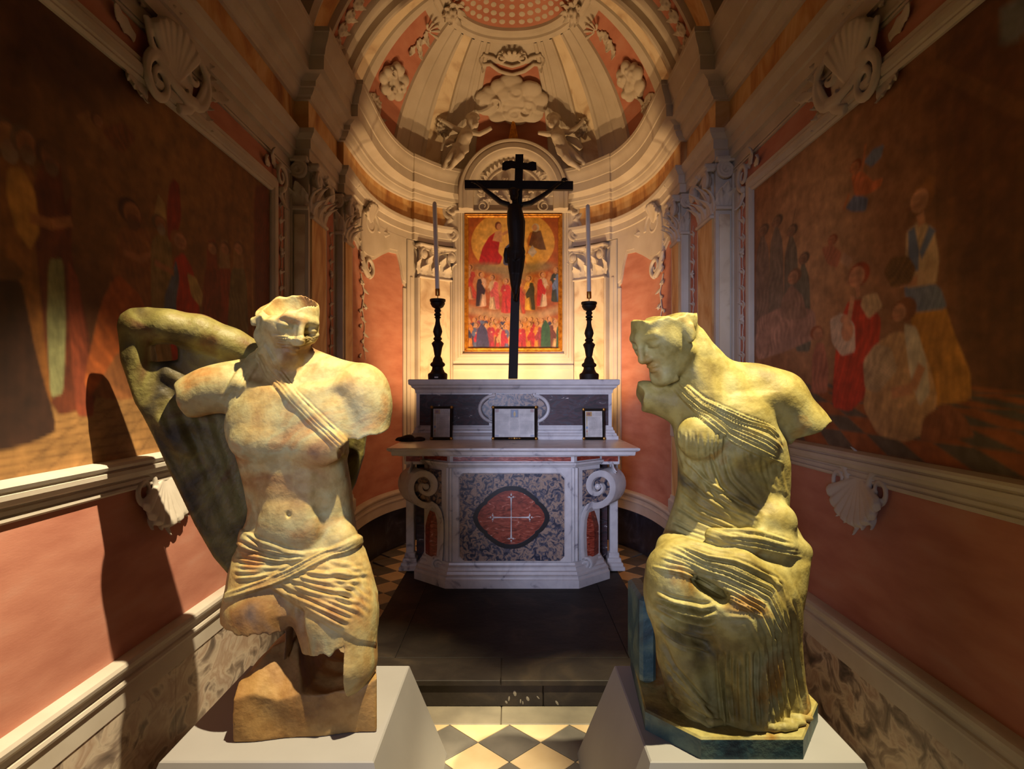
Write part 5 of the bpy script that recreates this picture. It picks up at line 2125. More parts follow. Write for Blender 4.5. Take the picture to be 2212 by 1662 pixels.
def rock(X, Y, Z):
    zt = np.interp(X, tx, tz) + .006 * np.sin(X * 40) + .005 * np.sin(Y * 50 + X * 20) - .25 * np.maximum(Y - 2.3, 0)
    fy = 2.010 + .145 * (X + .92) + .004 * np.sin(X * 30 + Z * 25)
    zl = np.interp(X, ex_, ez_)
    d = np.maximum(Z - zt, fy - Y)
    d = np.maximum(d, (Z - zl - (Y - fy) * 1.05) * .69)
    d = np.maximum(d, Y - 2.50)
    d = np.maximum(d, np.maximum(-.932 + .02 * (Z - .5) - .06 * (Y - 2.0) - X, X + .462 + .25 * (Y - 2.06)))
    return np.maximum(d, PT - Z)


fr.apply((-1, 1.9, .4), (-.4, 2.6, 1.0), rock, .004)
V, Fq = fr.mesh()
V = smooth_mesh(V, Fq, 2, .4)
V[:, 2] = np.maximum(V[:, 2], PT + .0005)
make_obj('rock_seat', V, Fq, MAT['bronze_r'], male, 60)


# wings
def wing(poly, holes, yc, thick, lo, hi, tubes, name, vs=.006, d=-1, fold_sets=()):
    fw = Field(lo, hi, vs)

    def sdf2(poly):
        dd = (lambda a: float(np.interp(a, [262, 600], [2.17, 2.38]))) if d < 0 else (lambda a: d)
        pts = np.array([((a - CX) / FPX * dd(a), EYE + (CY - b) / FPX * dd(a)) for a, b in poly])
        X, Z = fw.ax[0][:, None], fw.ax[2][None, :]
        X, Z = X + 0 * Z, Z + 0 * X
        ins = np.zeros(X.shape, bool)
        dm = np.full(X.shape, 1e9)
        for k in range(len(pts)):
            ax, az = pts[k]
            bx, bz = pts[(k + 1) % len(pts)]
            if az != bz:
                ins ^= ((az > Z) != (bz > Z)) & (X < (bx - ax) * (Z - az) / (bz - az) + ax)
            L = (bx - ax) ** 2 + (bz - az) ** 2 + 1e-12
            q = np.clip(((X - ax) * (bx - ax) + (Z - az) * (bz - az)) / L, 0, 1)
            dm = np.minimum(dm, np.hypot(X - ax - q * (bx - ax), Z - az - q * (bz - az)))
        return np.where(ins, -dm, dm)
    d2 = sdf2(poly)
    for hpoly in holes:
        d2 = np.maximum(d2, -sdf2(hpoly))
    X, Y, Z = fw.ax[0][:, None, None], fw.ax[1][None, :, None], fw.ax[2][None, None, :]
    e = .022
    a = np.maximum(d2[:, None, :] + e, 0)
    b0 = np.abs(Y - yc(X, Z)) - thick + e
    b = np.maximum(b0, 0)
    fw.F = (np.sqrt(a * a + b * b) - e + np.minimum(np.maximum(d2[:, None, :] + e, b0), 0)).astype(np.float32)
    for t in tubes:
        fw.chain(t, .035)
    V, Fq = fw.mesh()
    V = smooth_mesh(V, Fq, 2, .5)
    N = vnormals(V, Fq)
    H = np.zeros(len(V))
    for (A, B, n, amp, sd) in fold_sets:
        folds(V, N, H, A, B, n, amp, seed=sd)
    V = V + N * H[:, None]
    return make_obj(name, V, Fq, MAT['bronze_w'], male, 180)


W1 = [(264, 705), (270, 682), (292, 668), (330, 666), (390, 674), (450, 688), (510, 714), (575, 748), (620, 800), (620, 900), (590, 1000), (560, 1100), (525, 1232), (506, 1242), (470, 1200), (430, 1130), (392, 1050), (345, 955), (302, 870), (274, 785)]
H1 = [(326, 744), (394, 742), (394, 778), (334, 784)]
wing(W1, [H1], lambda X, Z: 2.38 - .21 * np.clip((-.93 - X) / .48, 0, 1) + .0 * Z, .045, (-1.52, 2.05, .86), (-.74, 2.50, 2.02),
     [[(Q(300, 704, 2.16), 26 * km), (Q(360, 704, 2.18), 30 * km), (Q(430, 716, 2.23), 31 * km), (Q(500, 744, 2.29), 29 * km), (Q(560, 775, 2.34), 25 * km)],
      [(Q(296, 706, 2.16), 22 * km), (Q(292, 770, 2.17), 15 * km), (Q(314, 850, 2.19), 11 * km)]], 'wing',
     fold_sets=[([(310, 830), (360, 930), (440, 1080), (510, 1220)], [(420, 830), (450, 930), (490, 1060), (540, 1180)], 4, .004, 3),
                ([(340, 800), (380, 830), (420, 900)], [(310, 860), (370, 930), (420, 1000)], 3, .010, 4)])
W2 = [(690, 880), (775, 905), (792, 935), (786, 985), (768, 1045), (740, 1100), (690, 1120)]
wing(W2, [], lambda X, Z: 2.41 + 0 * X + 0 * Z, .03, (-.82, 2.34, 1.05), (-.48, 2.48, 1.66), [], 'wing', d=2.41)
wing_stump = None

# ---------------------------------------------------------------- draped seated woman
fem = thing('draped_woman_statue', (.78, 2.24, PT), 'green gold bronze of a seated draped woman bowing her cut head', 'statue')
ff = Field((.38, 1.88, .50), (1.22, 2.56, 2.0), .0042)
rows = []
for py, a, b, h, yc in ((865, 1462, 1668, .10, 2.22), (900, 1449, 1672, .115, 2.21), (950, 1456, 1690, .118, 2.20), (1000, 1464, 1700, .115, 2.205), (1050, 1464, 1701, .112, 2.21), (1090, 1456, 1699, .115, 2.215), (1130, 1442, 1712, .13, 2.21), (1170, 1424, 1728, .155, 2.19),
                        (1200, 1413, 1730, .175, 2.18), (1250, 1406, 1718, .195, 2.17), (1300, 1407, 1706, .20, 2.165), (1350, 1412, 1704, .195, 2.17), (1400, 1418, 1710, .185, 2.175), (1450, 1428, 1718, .18, 2.18), (1500, 1440, 1728, .182, 2.18), (1560, 1452, 1740, .19, 2.18)):
    xa, z = xz(a, py)
    xb, _ = xz(b, py)
    rows.append((z, xa, xb, h, yc))
ff.loft(rows, .02, 2.2)
# neck, back, shoulders
ff.chain([(Q(1488, 740, 2.20), 40 * km), (Q(1526, 796, 2.22), 42 * km), (Q(1566, 856, 2.22), 58 * km), (Q(1580, 900, 2.21), 80 * km)], .035)
ff.chain([(Q(1560, 815, 2.25), 40 * km), (Q(1630, 845, 2.24), 56 * km), (Q(1680, 862, 2.22), 58 * km), (Q(1735, 915, 2.20), 44 * km), (Q(1775, 950, 2.19), 40 * km)], .035)
ff.chain([(Q(1510, 884, 2.21), 54 * km), (Q(1455, 866, 2.22), 38 * km), (Q(1392, 856, 2.23), 34 * km)], .03)
ff.cone(Q(1492, 785, 2.14), Q(1560, 880, 2.115), 8 * km, 9 * km, .04)
ff.cone(Q(1560, 888, 2.11), Q(1690, 850, 2.15), 8 * km, 8 * km, .04)
# breasts, belly
ff.ell(Q(1512, 945, 2.11), (48 * km, .062, 46 * km), .025)
ff.ell(Q(1618, 965, 2.11), (52 * km, .062, 48 * km), .025)
ff.ell(Q(1580, 1080, 2.13), (70 * km, .04, 60 * km), .035)
# lap, knees, shins under cloth
ff.ell(Q(1592, 1305, 2.03), (96 * km, .105, 92 * km), .04)
ff.ell(Q(1455, 1265, 2.06), (58 * km, .10, 88 * km), .04)
ff.chain([(Q(1600, 1320, 2.03), 74 * km), (Q(1610, 1430, 2.05), 62 * km), (Q(1620, 1540, 2.05), 58 * km)], .04)
ff.chain([(Q(1455, 1290, 2.07), 50 * km), (Q(1480, 1420, 2.10), 46 * km), (Q(1520, 1520, 2.06), 44 * km)], .04)
ff.chain([(Q(1445, 1176, 2.12), 22 * km), (Q(1500, 1205, 2.04), 26 * km), (Q(1600, 1225, 2.0), 28 * km), (Q(1680, 1270, 2.06), 26 * km)], .04)
# rolled cloth on the hip
ff.chain([(Q(1540, 1158, 2.05), 16 * km), (Q(1620, 1166, 2.03), 21 * km), (Q(1690, 1180, 2.07), 24 * km), (Q(1732, 1192, 2.14), 20 * km)], .018)
ff.ell(Q(1672, 1128, 2.11), (46 * km, .06, 42 * km), .03)
for i in range(1, 6):
    ff.cone(Q(1640 + i * 12, 1108 + (i % 3) * 10, 2.065 + .01 * i), Q(1628 + i * 16, 1162 - (i % 2) * 12, 2.05 + .012 * i), 6 * km, 9 * km, .022)
# hollow of the lap and valley between the legs
ff.cone(Q(1502, 1252, 1.985), Q(1558, 1290, 1.95), 13 * km, 17 * km, .012, 'sub')
ff.ell(Q(1535, 1272, 1.99), (34 * km, .075, 14 * km), .012, 'sub', np.array(Matrix.Rotation(.5, 3, 'Y')))
ff.cone(Q(1525, 1400, 1.98), Q(1560, 1520, 1.99), 18 * km, 26 * km, .03, 'sub')
ff.cone(Q(1500, 775, 2.18), Q(1516, 872, 2.175), 32 * km, 48 * km, .035)
Lf, Rf = head(ff, Q(1434, 718, 2.155), (-.78, -.42, -.46), math.radians(2), .318, 1.03)
# cuts
ax1, az1 = xz(1384, 850)
ff.cut(lambda X, Y, Z: np.where((Z < xz(0, 800)[1]) & (Z > xz(0, 905)[1]), (X - ax1) * .95 + (Z - az1) * .2 + .005 * np.sin(Z * 80 + Y * 40), 1.0))
bx1, bz1 = xz(1752, 922)
ff.cut(lambda X, Y, Z: np.where((X > xz(1700, 900)[0]) & (Z > xz(0, 1010)[1]), (Z - bz1) * .89 - (X - bx1) * .45 + .004 * np.sin(X * 60 + Y * 50), 1.0))
cz1 = xz(1352, 702)[1]
cx1 = xz(1352, 702)[0]
ff.cut(lambda X, Y, Z: cz1 + (X - cx1) * .155 + .12 * (Y - 2.15) - Z + .005 * np.sin(X * 75) + .003 * np.sin(X * 160 + Y * 60))
dx1 = xz(1518, 700)[0]
ff.cut(lambda X, Y, Z: np.where(Z > xz(0, 722)[1], dx1 - X - (Z - 1.86) * .15, 1.0))
ff.cut(lambda X, Y, Z: Z - .5335)
V, Fq = ff.mesh()
V = smooth_mesh(V, Fq, 1, .35)
N = vnormals(V, Fq)
H = np.zeros(len(V))
G1A, G1B = [(1462, 812), (1520, 862), (1600, 898), (1672, 925), (1690, 960)], [(1450, 838), (1510, 900), (1580, 955), (1640, 985), (1692, 1008)]
region(V, N, H, G1A + G1B[::-1], .008, 5)
region(V, N, H, [(1450, 1170), (1500, 1195), (1610, 1205), (1700, 1230), (1730, 1300), (1760, 1580), (1400, 1580), (1395, 1200)], .004, 6)
folds(V, N, H, G1A, G1B, 11, .0085, seed=1)
folds(V, N, H, [(1462, 925), (1468, 985), (1480, 1020)], [(1560, 925), (1555, 975), (1560, 1020)], 12, .0045, seed=2)
folds(V, N, H, [(1590, 960), (1600, 1010), (1630, 1050)], [(1680, 990), (1690, 1040), (1700, 1080)], 9, .004, seed=3)
folds(V, N, H, [(1470, 985), (1530, 1045), (1600, 1085), (1660, 1115)], [(1436, 1140), (1490, 1165), (1550, 1185), (1590, 1190)], 14, .007, seed=4)
folds(V, N, H, [(1560, 960), (1580, 1030), (1650, 1100)], [(1500, 990), (1540, 1080), (1600, 1130)], 6, .006, seed=14)
folds(V, N, H, [(1440, 1162), (1520, 1200), (1600, 1212), (1680, 1255), (1712, 1340)], [(1406, 1225), (1480, 1240), (1570, 1290), (1640, 1330), (1680, 1420)], 12, .0095, seed=5)
folds(V, N, H, [(1404, 1272), (1450, 1298), (1520, 1312), (1560, 1305)], [(1414, 1345), (1470, 1385), (1530, 1402), (1560, 1398)], 6, .013, seed=6, width=.36, valley=.8)
folds(V, N, H, [(1704, 1290), (1716, 1400), (1742, 1560)], [(1640, 1390), (1646, 1470), (1652, 1575)], 10, .012, seed=7, width=.38, valley=.8)
folds(V, N, H, [(1412, 1350), (1450, 1440), (1540, 1540)], [(1418, 1440), (1450, 1510), (1560, 1580)], 7, .012, seed=8, valley=.8)
folds(V, N, H, [(1555, 1400), (1558, 1480), (1566, 1575)], [(1650, 1400), (1650, 1480), (1655, 1575)], 8, .010, seed=9, valley=.8)
folds(V, N, H, [(1640, 1215), (1690, 1260), (1712, 1340), (1720, 1440)], [(1560, 1330), (1620, 1330), (1650, 1400), (1660, 1460)], 10, .004, seed=10)
folds(V, N, H, [(1545, 1142), (1640, 1150), (1736, 1180)], [(1545, 1170), (1640, 1185), (1736, 1206)], 5, .006, seed=11)
V = V + N * H[:, None]
V[:, 2] = np.maximum(V[:, 2], .534)
make_obj('draped_figure', V, Fq, MAT['bronze_f'], fem, 180)
# base plate and seat block
m = M()
plan = [(.604, 1.922), (.930, 1.922), (1.088, 2.14), (1.085, 2.55), (.505, 2.565), (.462, 2.09)]
m.rings([[(x, y, PT + .0005) for x, y in plan], [(x, y, .528) for x, y in plan], [(.78 + (x - .78) * .985, 2.24 + (y - 2.24) * .985, .535) for x, y in plan]], 0, True, True)
m.m = [0 if i < 6 else 1 for i in range(len(m.f))]
m.m[-2] = 0
m.build('base_plate', [MAT['bronze_b'], MAT['bronze_f']], fem, smooth=20)
m = M()
m.box(.483, .545, 2.27, 2.52, .534, .86, 0, .012)
m.build('seat_block', MAT['bronze_b'], fem, smooth=20)
# swirl of cloth spilling on the base plate
m = M()
r = random.Random(9)
for i in range(9):
    a = i / 8
    x, y = .66 + .30 * a, 1.985 + .035 * math.sin(a * 7)
    m.tube([(x - .05, y + .03, .545), (x, y, .55), (x + .05, y + .012, .542)], [.010, .016, .008], 8)
m.ell((.80, 2.03, .54), (.20, .05, .012), 20, 6)
V, Fc = fuse(m, .006, 1)
V[:, 2] = np.maximum(V[:, 2], .534)
make_obj('cloth_hem', V, Fc, MAT['bronze_f'], fem, 180)
# ------------------------------------------------------------------ wall frescoes
class Fresco:
    """paints in photo pixels on the plane of a nave wall"""

    def __init__(s, side, bg):
        s.side = side
        s.cv = Canvas(0.9, FY1 + .005, FZ0, FZ1 + .004, 380, 190, bg)

    def w(s, px, py):
        wy = NAVE * FPX / max(s.side * (px - CX), 200)
        return wy, EYE + (CY - py) / FPX * wy

    def poly(s, pts, col, al=1, streak=None, e=None):
        s.cv.poly([s.w(*p) for p in pts], rgb(*col), al, streak, e)

    def ell(s, px, py, rx, ry, col, e=None, al=1, a=0):
        x, z = s.w(px, py)
        k = x / abs(px - CX)
        s.cv.ell(x, z, rx * k, ry * x / FPX, rgb(*col), a, e, al)

    def line(s, pts, w, col, al=1):
        s.cv.line([s.w(*p) for p in pts], w, rgb(*col), al)

    def robe(s, pts, col, per=.035, amp=.28, ang=0.15):
        s.poly(pts, col, 1, (ang, per * 1.5, amp * .55))

    def head(s, px, py, r, skin, hair, look=1, beard=None):
        s.ell(px - look * r * .25, py - r * .25, r * 1.05, r * 1.15, hair)
        s.ell(px, py, r * .78, r, skin)
        if beard:
            s.ell(px + look * r * .1, py + r * .8, r * .6, r * .75, beard)
        sh = tuple(int(v * .72) for v in skin)
        s.ell(px - look * r * .35, py + r * .1, r * .4, r * .75, sh, r * .002, .6)
        s.ell(px + look * r * .30, py - r * .12, r * .34, r * .10, sh, r * .0012, .8)
        s.ell(px + look * r * .62, py + r * .12, r * .10, r * .26, skin)
        s.ell(px + look * r * .38, py + r * .48, r * .20, r * .06, (150, 70, 50), r * .001, .6)

    def arm(s, pts, w0, col):
        s.line(pts, w0, col)


# --- fresco with the bearded elders
fl = Fresco(-1, rgb(96, 52, 26))
fl.ell(430, 420, 260, 330, (150, 100, 52), 0.5, .8)
fl.ell(360, 300, 110, 130, (168, 118, 62), 0.3, .6)
fl.ell(470, 240, 100, 90, (148, 98, 52), 0.3, .5)
fl.poly([(0, 0), (90, 0), (330, 210), (150, 230), (60, 150), (0, 330)], (72, 36, 18), .8, None, .12)
fl.poly([(545, 400), (578, 400), (578, 700), (548, 700)], (104, 30, 16), .9, (0, .03, .3), .03)
# paved ground
fl.poly([(-200, 960), (150, 870), (420, 800), (578, 760), (578, 960), (0, 1080), (-300, 1200)], (170, 124, 70), 1, None, .03)
for k in range(7):
    fl.line([(-200 + 0 * k, 1000 + k * 14 - 10), (578, 800 + k * 24)], .004, (104, 66, 34), .7)
for k in range(9):
    fl.line([(-60 + k * 70, 1100), (250 + k * 34, 840)], .004, (104, 66, 34), .6)
# elders
fl.robe([(-120, 420), (-60, 345), (20, 335), (60, 360), (84, 420), (90, 520), (110, 640), (120, 860), (60, 900), (-160, 960)], (148, 92, 40), .06)
fl.robe([(60, 420), (85, 350), (130, 340), (150, 420), (150, 560), (185, 700), (205, 880), (110, 900), (80, 620)], (112, 52, 26), .05)
fl.robe([(100, 560), (132, 560), (138, 700), (132, 850), (104, 860), (96, 700)], (150, 148, 100), .03, .2)
fl.robe([(140, 560), (165, 600), (185, 760), (200, 900), (160, 900), (146, 720)], (150, 70, 40), .04)
fl.robe([(10, 365), (40, 360), (70, 410), (82, 500), (60, 540), (30, 500), (8, 420)], (196, 140, 66), .05, .2)
fl.head(-40, 290, 40, (186, 122, 76), (80, 50, 34), 1, (150, 120, 96))
fl.head(12, 300, 34, (190, 128, 82), (110, 80, 60), 1, (160, 132, 108))
fl.head(52, 312, 28, (182, 118, 76), (120, 90, 66), 1, (150, 118, 92))
fl.head(104, 340, 26, (176, 112, 72), (96, 60, 40), 1, (130, 96, 74))
fl.poly([(84, 318), (110, 296), (136, 330), (150, 420), (136, 440), (126, 360)], (120, 78, 48), .9)
fl.line([(60, 470), (105, 485), (150, 478)], .035, (180, 116, 72))
fl.robe([(-300, 640), (-60, 560), (40, 600), (72, 760), (120, 930), (60, 960), (-300, 1040)], (62, 34, 20), .07)
fl.poly([(-80, 560), (20, 560), (48, 590), (40, 604), (-80, 604)], (112, 70, 36))
# flying angel
fl.poly([(160, 250), (186, 238), (205, 268), (230, 300), (250, 330), (236, 345), (205, 310), (178, 285)], (160, 110, 64), .8)
fl.head(208, 262, 13, (176, 120, 78), (110, 70, 40))
fl.poly([(215, 280), (262, 262), (290, 300), (262, 330), (240, 320)], (140, 74, 44), .6, (0.6, .04, .3))
# bowing figure
fl.robe([(250, 500), (285, 480), (318, 500), (330, 560), (340, 640), (336, 780), (300, 860), (240, 865), (180, 850), (200, 700), (236, 600)], (150, 92, 48), .05, .3, .5)
fl.robe([(190, 860), (176, 820), (215, 650), (250, 590), (300, 640), (320, 700), (300, 740), (250, 760)], (188, 96, 40), .06, .32, .9)
fl.head(282, 462, 24, (178, 114, 70), (78, 44, 26), 1, (120, 74, 44))
fl.line([(262, 545), (300, 560), (330, 548)], .03, (176, 112, 70))
# priest with mitre
fl.robe([(322, 520), (345, 500), (366, 520), (372, 640), (380, 780), (330, 800), (322, 640)], (150, 120, 70), .04)
fl.poly([(328, 470), (338, 420), (352, 440), (356, 474)], (182, 148, 88))
fl.head(343, 484, 15, (170, 110, 70), (110, 80, 50), 1, (160, 140, 112))
fl.robe([(356, 460), (362, 400), (372, 386), (384, 400), (388, 470), (376, 520), (360, 520)], (150, 44, 26), .03)
# kneeling youth in red with blue scarf
fl.robe([(372, 560), (392, 545), (412, 580), (425, 640), (432, 720), (436, 780), (372, 800), (360, 720), (366, 640)], (186, 50, 26), .04)
fl.robe([(352, 640), (366, 600), (376, 560), (384, 600), (376, 660), (386, 720), (370, 740), (350, 690)], (98, 108, 128), .03)
fl.robe([(400, 590), (420, 600), (436, 640), (430, 664), (410, 640)], (190, 160, 96), .03)
fl.head(386, 522, 17, (196, 132, 88), (150, 92, 48))
fl.line([(372, 590), (345, 575), (330, 566)], .026, (190, 126, 82))
# two women and attendant
for px, c1, c2 in ((482, (168, 130, 84), (150, 64, 40)), (512, (156, 112, 66), (120, 100, 62)), (455, (150, 70, 40), (132, 60, 34))):
    fl.robe([(px - 18, 600), (px - 8, 560), (px + 8, 560), (px + 18, 610), (px + 22, 740), (px - 26, 760)], c2, .035)
    fl.poly([(px - 11, 540), (px - 8, 520), (px + 6, 518), (px + 10, 545), (px + 12, 580), (px - 12, 580)], c1, .9)
    fl.head(px, 538, 11, (196, 138, 94), (120, 78, 46), -1)
fl.line([(541, 560), (545, 760)], .012, (170, 120, 60))
fl.cv.c *= .84
fl.cv.noise(.16, 28, 1)
fl.cv.noise(.10, 90, 2)
o = fl.cv.mesh('fresco', lambda a, b: (-NAVE + .008, a, b), PAINT, None, True)
tag(o, 'large dim brown fresco of bearded elders and a bowing figure beside the wing', 'fresco')

# --- fresco with the women and the infant
fr_ = Fresco(1, rgb(150, 100, 66))
fr_.poly([(2040, 0), (2500, -300), (2500, 1100), (2090, 900), (2050, 500)], (96, 54, 28), .9, None, .2)
fr_.poly([(1960, 160), (2300, -100), (2300, 400), (2040, 470)], (112, 64, 34), .8, None, .2)
fr_.ell(1760, 520, 90, 230, (196, 150, 108), .35, .85)
fr_.ell(1700, 470, 60, 60, (176, 130, 92), .2, .6)
fr_.ell(1840, 690, 110, 130, (176, 124, 82), .3, .5)
fr_.poly([(2166, 20), (2260, -40), (2260, 70), (2180, 95), (2166, 92)], (128, 132, 134), .9, None, .03)
for k in range(5):
    fr_.line([(2060 + 70 * k, 880), (2060 + 78 * k, 150 - 40 * k)], .03, (120, 74, 40), .5)
fr_.line([(1990, 130), (2400, 330)], .05, (140, 90, 52), .4)
# grey soldiers far back
for k, (px, py, hh) in enumerate(((1650, 500, 260), (1680, 480, 280), (1712, 500, 250), (1738, 560, 200))):
    fr_.robe([(px - 14, py + 50), (px, py), (px + 14, py + 40), (px + 18, py + hh), (px - 18, py + hh)], (128 - 6 * k, 104, 88), .04, .25)
    fr_.head(px, py, 11, (150, 112, 86), (96, 76, 62), -1)
fr_.line([(1700, 560), (1722, 450)], .008, (110, 84, 66), .8)
# bed and attendants
fr_.robe([(1636, 690), (1700, 660), (1764, 670), (1768, 730), (1700, 760), (1636, 780)], (170, 128, 108), .03, .25, 0.1)
fr_.head(1716, 600, 14, (180, 130, 96), (120, 84, 60), -1)
fr_.robe([(1690, 650), (1712, 614), (1738, 640), (1748, 690), (1690, 690)], (150, 116, 96), .03)
# chequered floor in the picture
n0 = 5
rows_ = [1.374, 1.455, 1.525, 1.585, 1.635, 1.675]
for i in range(n0):
    for j in range(-2, 16):
        sc0, sc1 = 1 - i * .11, 1 - (i + 1) * .11
        xa, xb = 3.85 - j * .23 * sc0, 3.85 - (j + 1) * .23 * sc0
        xc, xd = 3.85 - j * .23 * sc1, 3.85 - (j + 1) * .23 * sc1
        col = (162, 88, 40) if (i + j) % 2 else (92, 84, 70)
        fr_.cv.poly([(xa, rows_[i]), (xb, rows_[i]), (xd, rows_[i + 1]), (xc, rows_[i + 1])], rgb(*col), .9)
# angels
fr_.robe([(1830, 450), (1850, 420), (1880, 428), (1874, 456), (1845, 458)], (110, 122, 150), .03)
fr_.robe([(1870, 350), (1890, 322), (1914, 312), (1908, 340), (1886, 362)], (116, 126, 150), .03)
fr_.poly([(1842, 380), (1866, 368), (1890, 392), (1912, 384), (1906, 404), (1880, 420), (1850, 424)], (206, 112, 64), .95, (.4, .05, .15))
fr_.head(1850, 362, 12, (206, 130, 82), (150, 70, 36), -1)
fr_.line([(1866, 372), (1874, 312)], .016, (200, 120, 72))
fr_.line([(1838, 420), (1826, 452)], .016, (200, 120, 72))
fr_.head(1800, 520, 10, (190, 120, 84), (150, 80, 52), -1)
fr_.poly([(1778, 536), (1800, 528), (1822, 545), (1812, 580), (1790, 570)], (182, 104, 78), .8, (.4, .04, .2))
fr_.poly([(1826, 545), (1846, 560), (1836, 580), (1818, 566)], (188, 150, 124), .6)
# woman standing with a basket
fr_.robe([(1968, 660), (2044, 650), (2066, 720), (2100, 800), (2104, 866), (2000, 880), (1986, 800)], (198, 136, 58), .05, .28, .1)
fr_.robe([(1956, 616), (1990, 600), (2036, 620), (2052, 668), (1966, 676)], (120, 128, 150), .03)
fr_.robe([(1962, 500), (1990, 478), (2022, 492), (2034, 560), (2026, 616), (1972, 612), (1960, 560)], (206, 172, 132), .03, .18)
fr_.poly([(1966, 500), (1980, 490), (1990, 540), (1988, 600), (1968, 596)], (104, 118, 150))
fr_.poly([(2012, 488), (2026, 498), (1996, 560), (1990, 545)], (104, 118, 150))
fr_.line([(2020, 560), (2008, 598), (1966, 606)], .06, (206, 168, 128))
fr_.line([(1986, 606), (1950, 612)], .035, (208, 146, 104))
fr_.robe([(1912, 588), (1930, 556), (1966, 552), (1984, 580), (1970, 614), (1930, 622)], (122, 84, 44), .02, .4, .9)
fr_.ell(2012, 396, 14, 16, (150, 96, 54))
fr_.head(1990, 434, 25, (214, 152, 112), (158, 100, 56), -1)
fr_.line([(1992, 462), (1996, 486)], .04, (210, 148, 108))
# seated woman in red with infant
fr_.robe([(1808, 760), (1820, 690), (1836, 650), (1880, 646), (1908, 690), (1900, 770), (1880, 850), (1840, 890), (1800, 880)], (200, 62, 36), .045, .3, .3)
fr_.robe([(1868, 640), (1898, 632), (1912, 662), (1880, 690), (1862, 660)], (214, 176, 130), .03, .2)
fr_.robe([(1796, 690), (1822, 676), (1850, 700), (1852, 760), (1822, 770), (1800, 740)], (216, 186, 160), .03, .2, .6)
fr_.ell(1834, 716, 13, 22, (216, 150, 110))
fr_.ell(1828, 690, 9, 10, (214, 150, 112))
fr_.line([(1846, 640), (1838, 690), (1826, 710)], .035, (212, 150, 110))
fr_.head(1854, 598, 22, (216, 150, 108), (168, 70, 36), -1)
fr_.line([(1856, 620), (1858, 642)], .03, (210, 144, 104))
# kneeling woman seen from behind
fr_.robe([(1880, 800), (1900, 740), (1936, 716), (1980, 720), (2010, 780), (2030, 860), (2016, 930), (1960, 956), (1900, 940), (1868, 880)], (206, 160, 110), .05, .26, .4)
fr_.robe([(1956, 700), (1984, 706), (2006, 780), (2014, 850), (1990, 880), (1968, 800)], (214, 196, 166), .04, .2, .2)
fr_.robe([(1868, 780), (1896, 742), (1930, 752), (1944, 800), (1900, 850), (1872, 840)], (198, 166, 128), .03, .25, .8)
fr_.robe([(2000, 900), (2050, 870), (2090, 900), (2112, 944), (2060, 950), (1990, 956)], (150, 88, 52), .04)
fr_.line([(1996, 790), (1976, 840), (1930, 850)], .045, (208, 146, 102))
fr_.ell(1962, 668, 22, 26, (140, 84, 48))
fr_.head(1946, 676, 19, (206, 142, 100), (140, 84, 48), -1)
# small servant
fr_.robe([(1758, 770), (1768, 740), (1784, 742), (1794, 800), (1790, 850), (1756, 850)], (178, 110, 84), .03)
fr_.head(1770, 722, 13, (196, 134, 98), (150, 84, 52), 1)
fr_.cv.noise(.16, 28, 3)
fr_.cv.noise(.10, 90, 4)
o = fr_.cv.mesh('fresco', lambda a, b: (NAVE - .008, a, b), PAINT, None, False)
tag(o, 'large brown fresco of women tending an infant on a painted chequered floor', 'fresco')

# ------------------------------------------------------------------ altar painting
PYD = 6.785
pt = thing('altar_painting', (AX, PYD, PZ0), 'gilt framed altar painting of a golden glory above rows of robed saints', 'painting')
m = M()
rect_frame(m, AX, PZ0 + .028, PZ1 - .028, PHW - .028, [(-.012, .004), (-.008, .014), (.004, .022), (.014, .016), (.024, .022), (.034, .014), (.036, -.015)], PYD)
m.build('gilt_frame', MAT['gilt'], pt, smooth=25)
x0, x1, z0, z1 = AX - PHW + .02, AX + PHW - .02, PZ0 + .02, PZ1 - .02
cv = Canvas(x0, x1, z0, z1, 190, 260, rgb(170, 92, 34))
kp = PYD / FPX


def w2(px, py):
    return (px - CX) * kp, EYE + (CY - py) * kp


def pe(px, py, rx, ry, col, e=None, al=1, a=0):
    x, z = w2(px, py)
    cv.ell(x, z, rx * kp, ry * kp, rgb(*col), a, e, al)


def pp(pts, col, al=1, st=None, e=None):
    cv.poly([w2(*p) for p in pts], rgb(*col), al, st, e)


pp([(995, 450), (1225, 450), (1225, 560), (995, 560)], (140, 60, 26), .8, None, .15)
pe(1108, 528, 118, 92, (196, 110, 36), .2, .7)
pe(1108, 524, 90, 70, (228, 176, 76))
pe(1108, 524, 78, 60, (236, 192, 98), .1, .7)
for px, col in ((1060, (190, 40, 30)), (1158, (196, 120, 40))):
    s = 1 if px < 1108 else -1
    pp([(px - 26, 566), (px - 18, 536), (px - 4 * s, 512), (px + 12 * s, 500), (px + 20 * s, 520), (px + 16 * s, 545), (px + 26 * s, 556), (px + 20 * s, 572), (px - 20, 574)], col, 1, (.3, .05, .14))
pp([(1064, 520), (1070, 500), (1084, 498), (1084, 524)], (214, 160, 112), 1)
pp([(1142, 530), (1150, 500), (1168, 498), (1180, 540), (1166, 540)], (96, 66, 60), .9)
pp([(1140, 545), (1150, 530), (1160, 545), (1150, 556)], (196, 190, 190), 1)
pe(1076, 488, 7, 9, (120, 66, 34))
pe(1078, 490, 5, 7, (206, 150, 104))
pe(1157, 492, 8, 9, (206, 196, 176))
pe(1155, 492, 5, 7, (206, 156, 116))
pp([(1084, 504), (1100, 496), (1102, 500), (1086, 510)], (208, 150, 104))
pp([(1086, 574), (1090, 536), (1104, 522), (1122, 530), (1126, 574)], (52, 66, 120), 1, (.2, .04, .3))
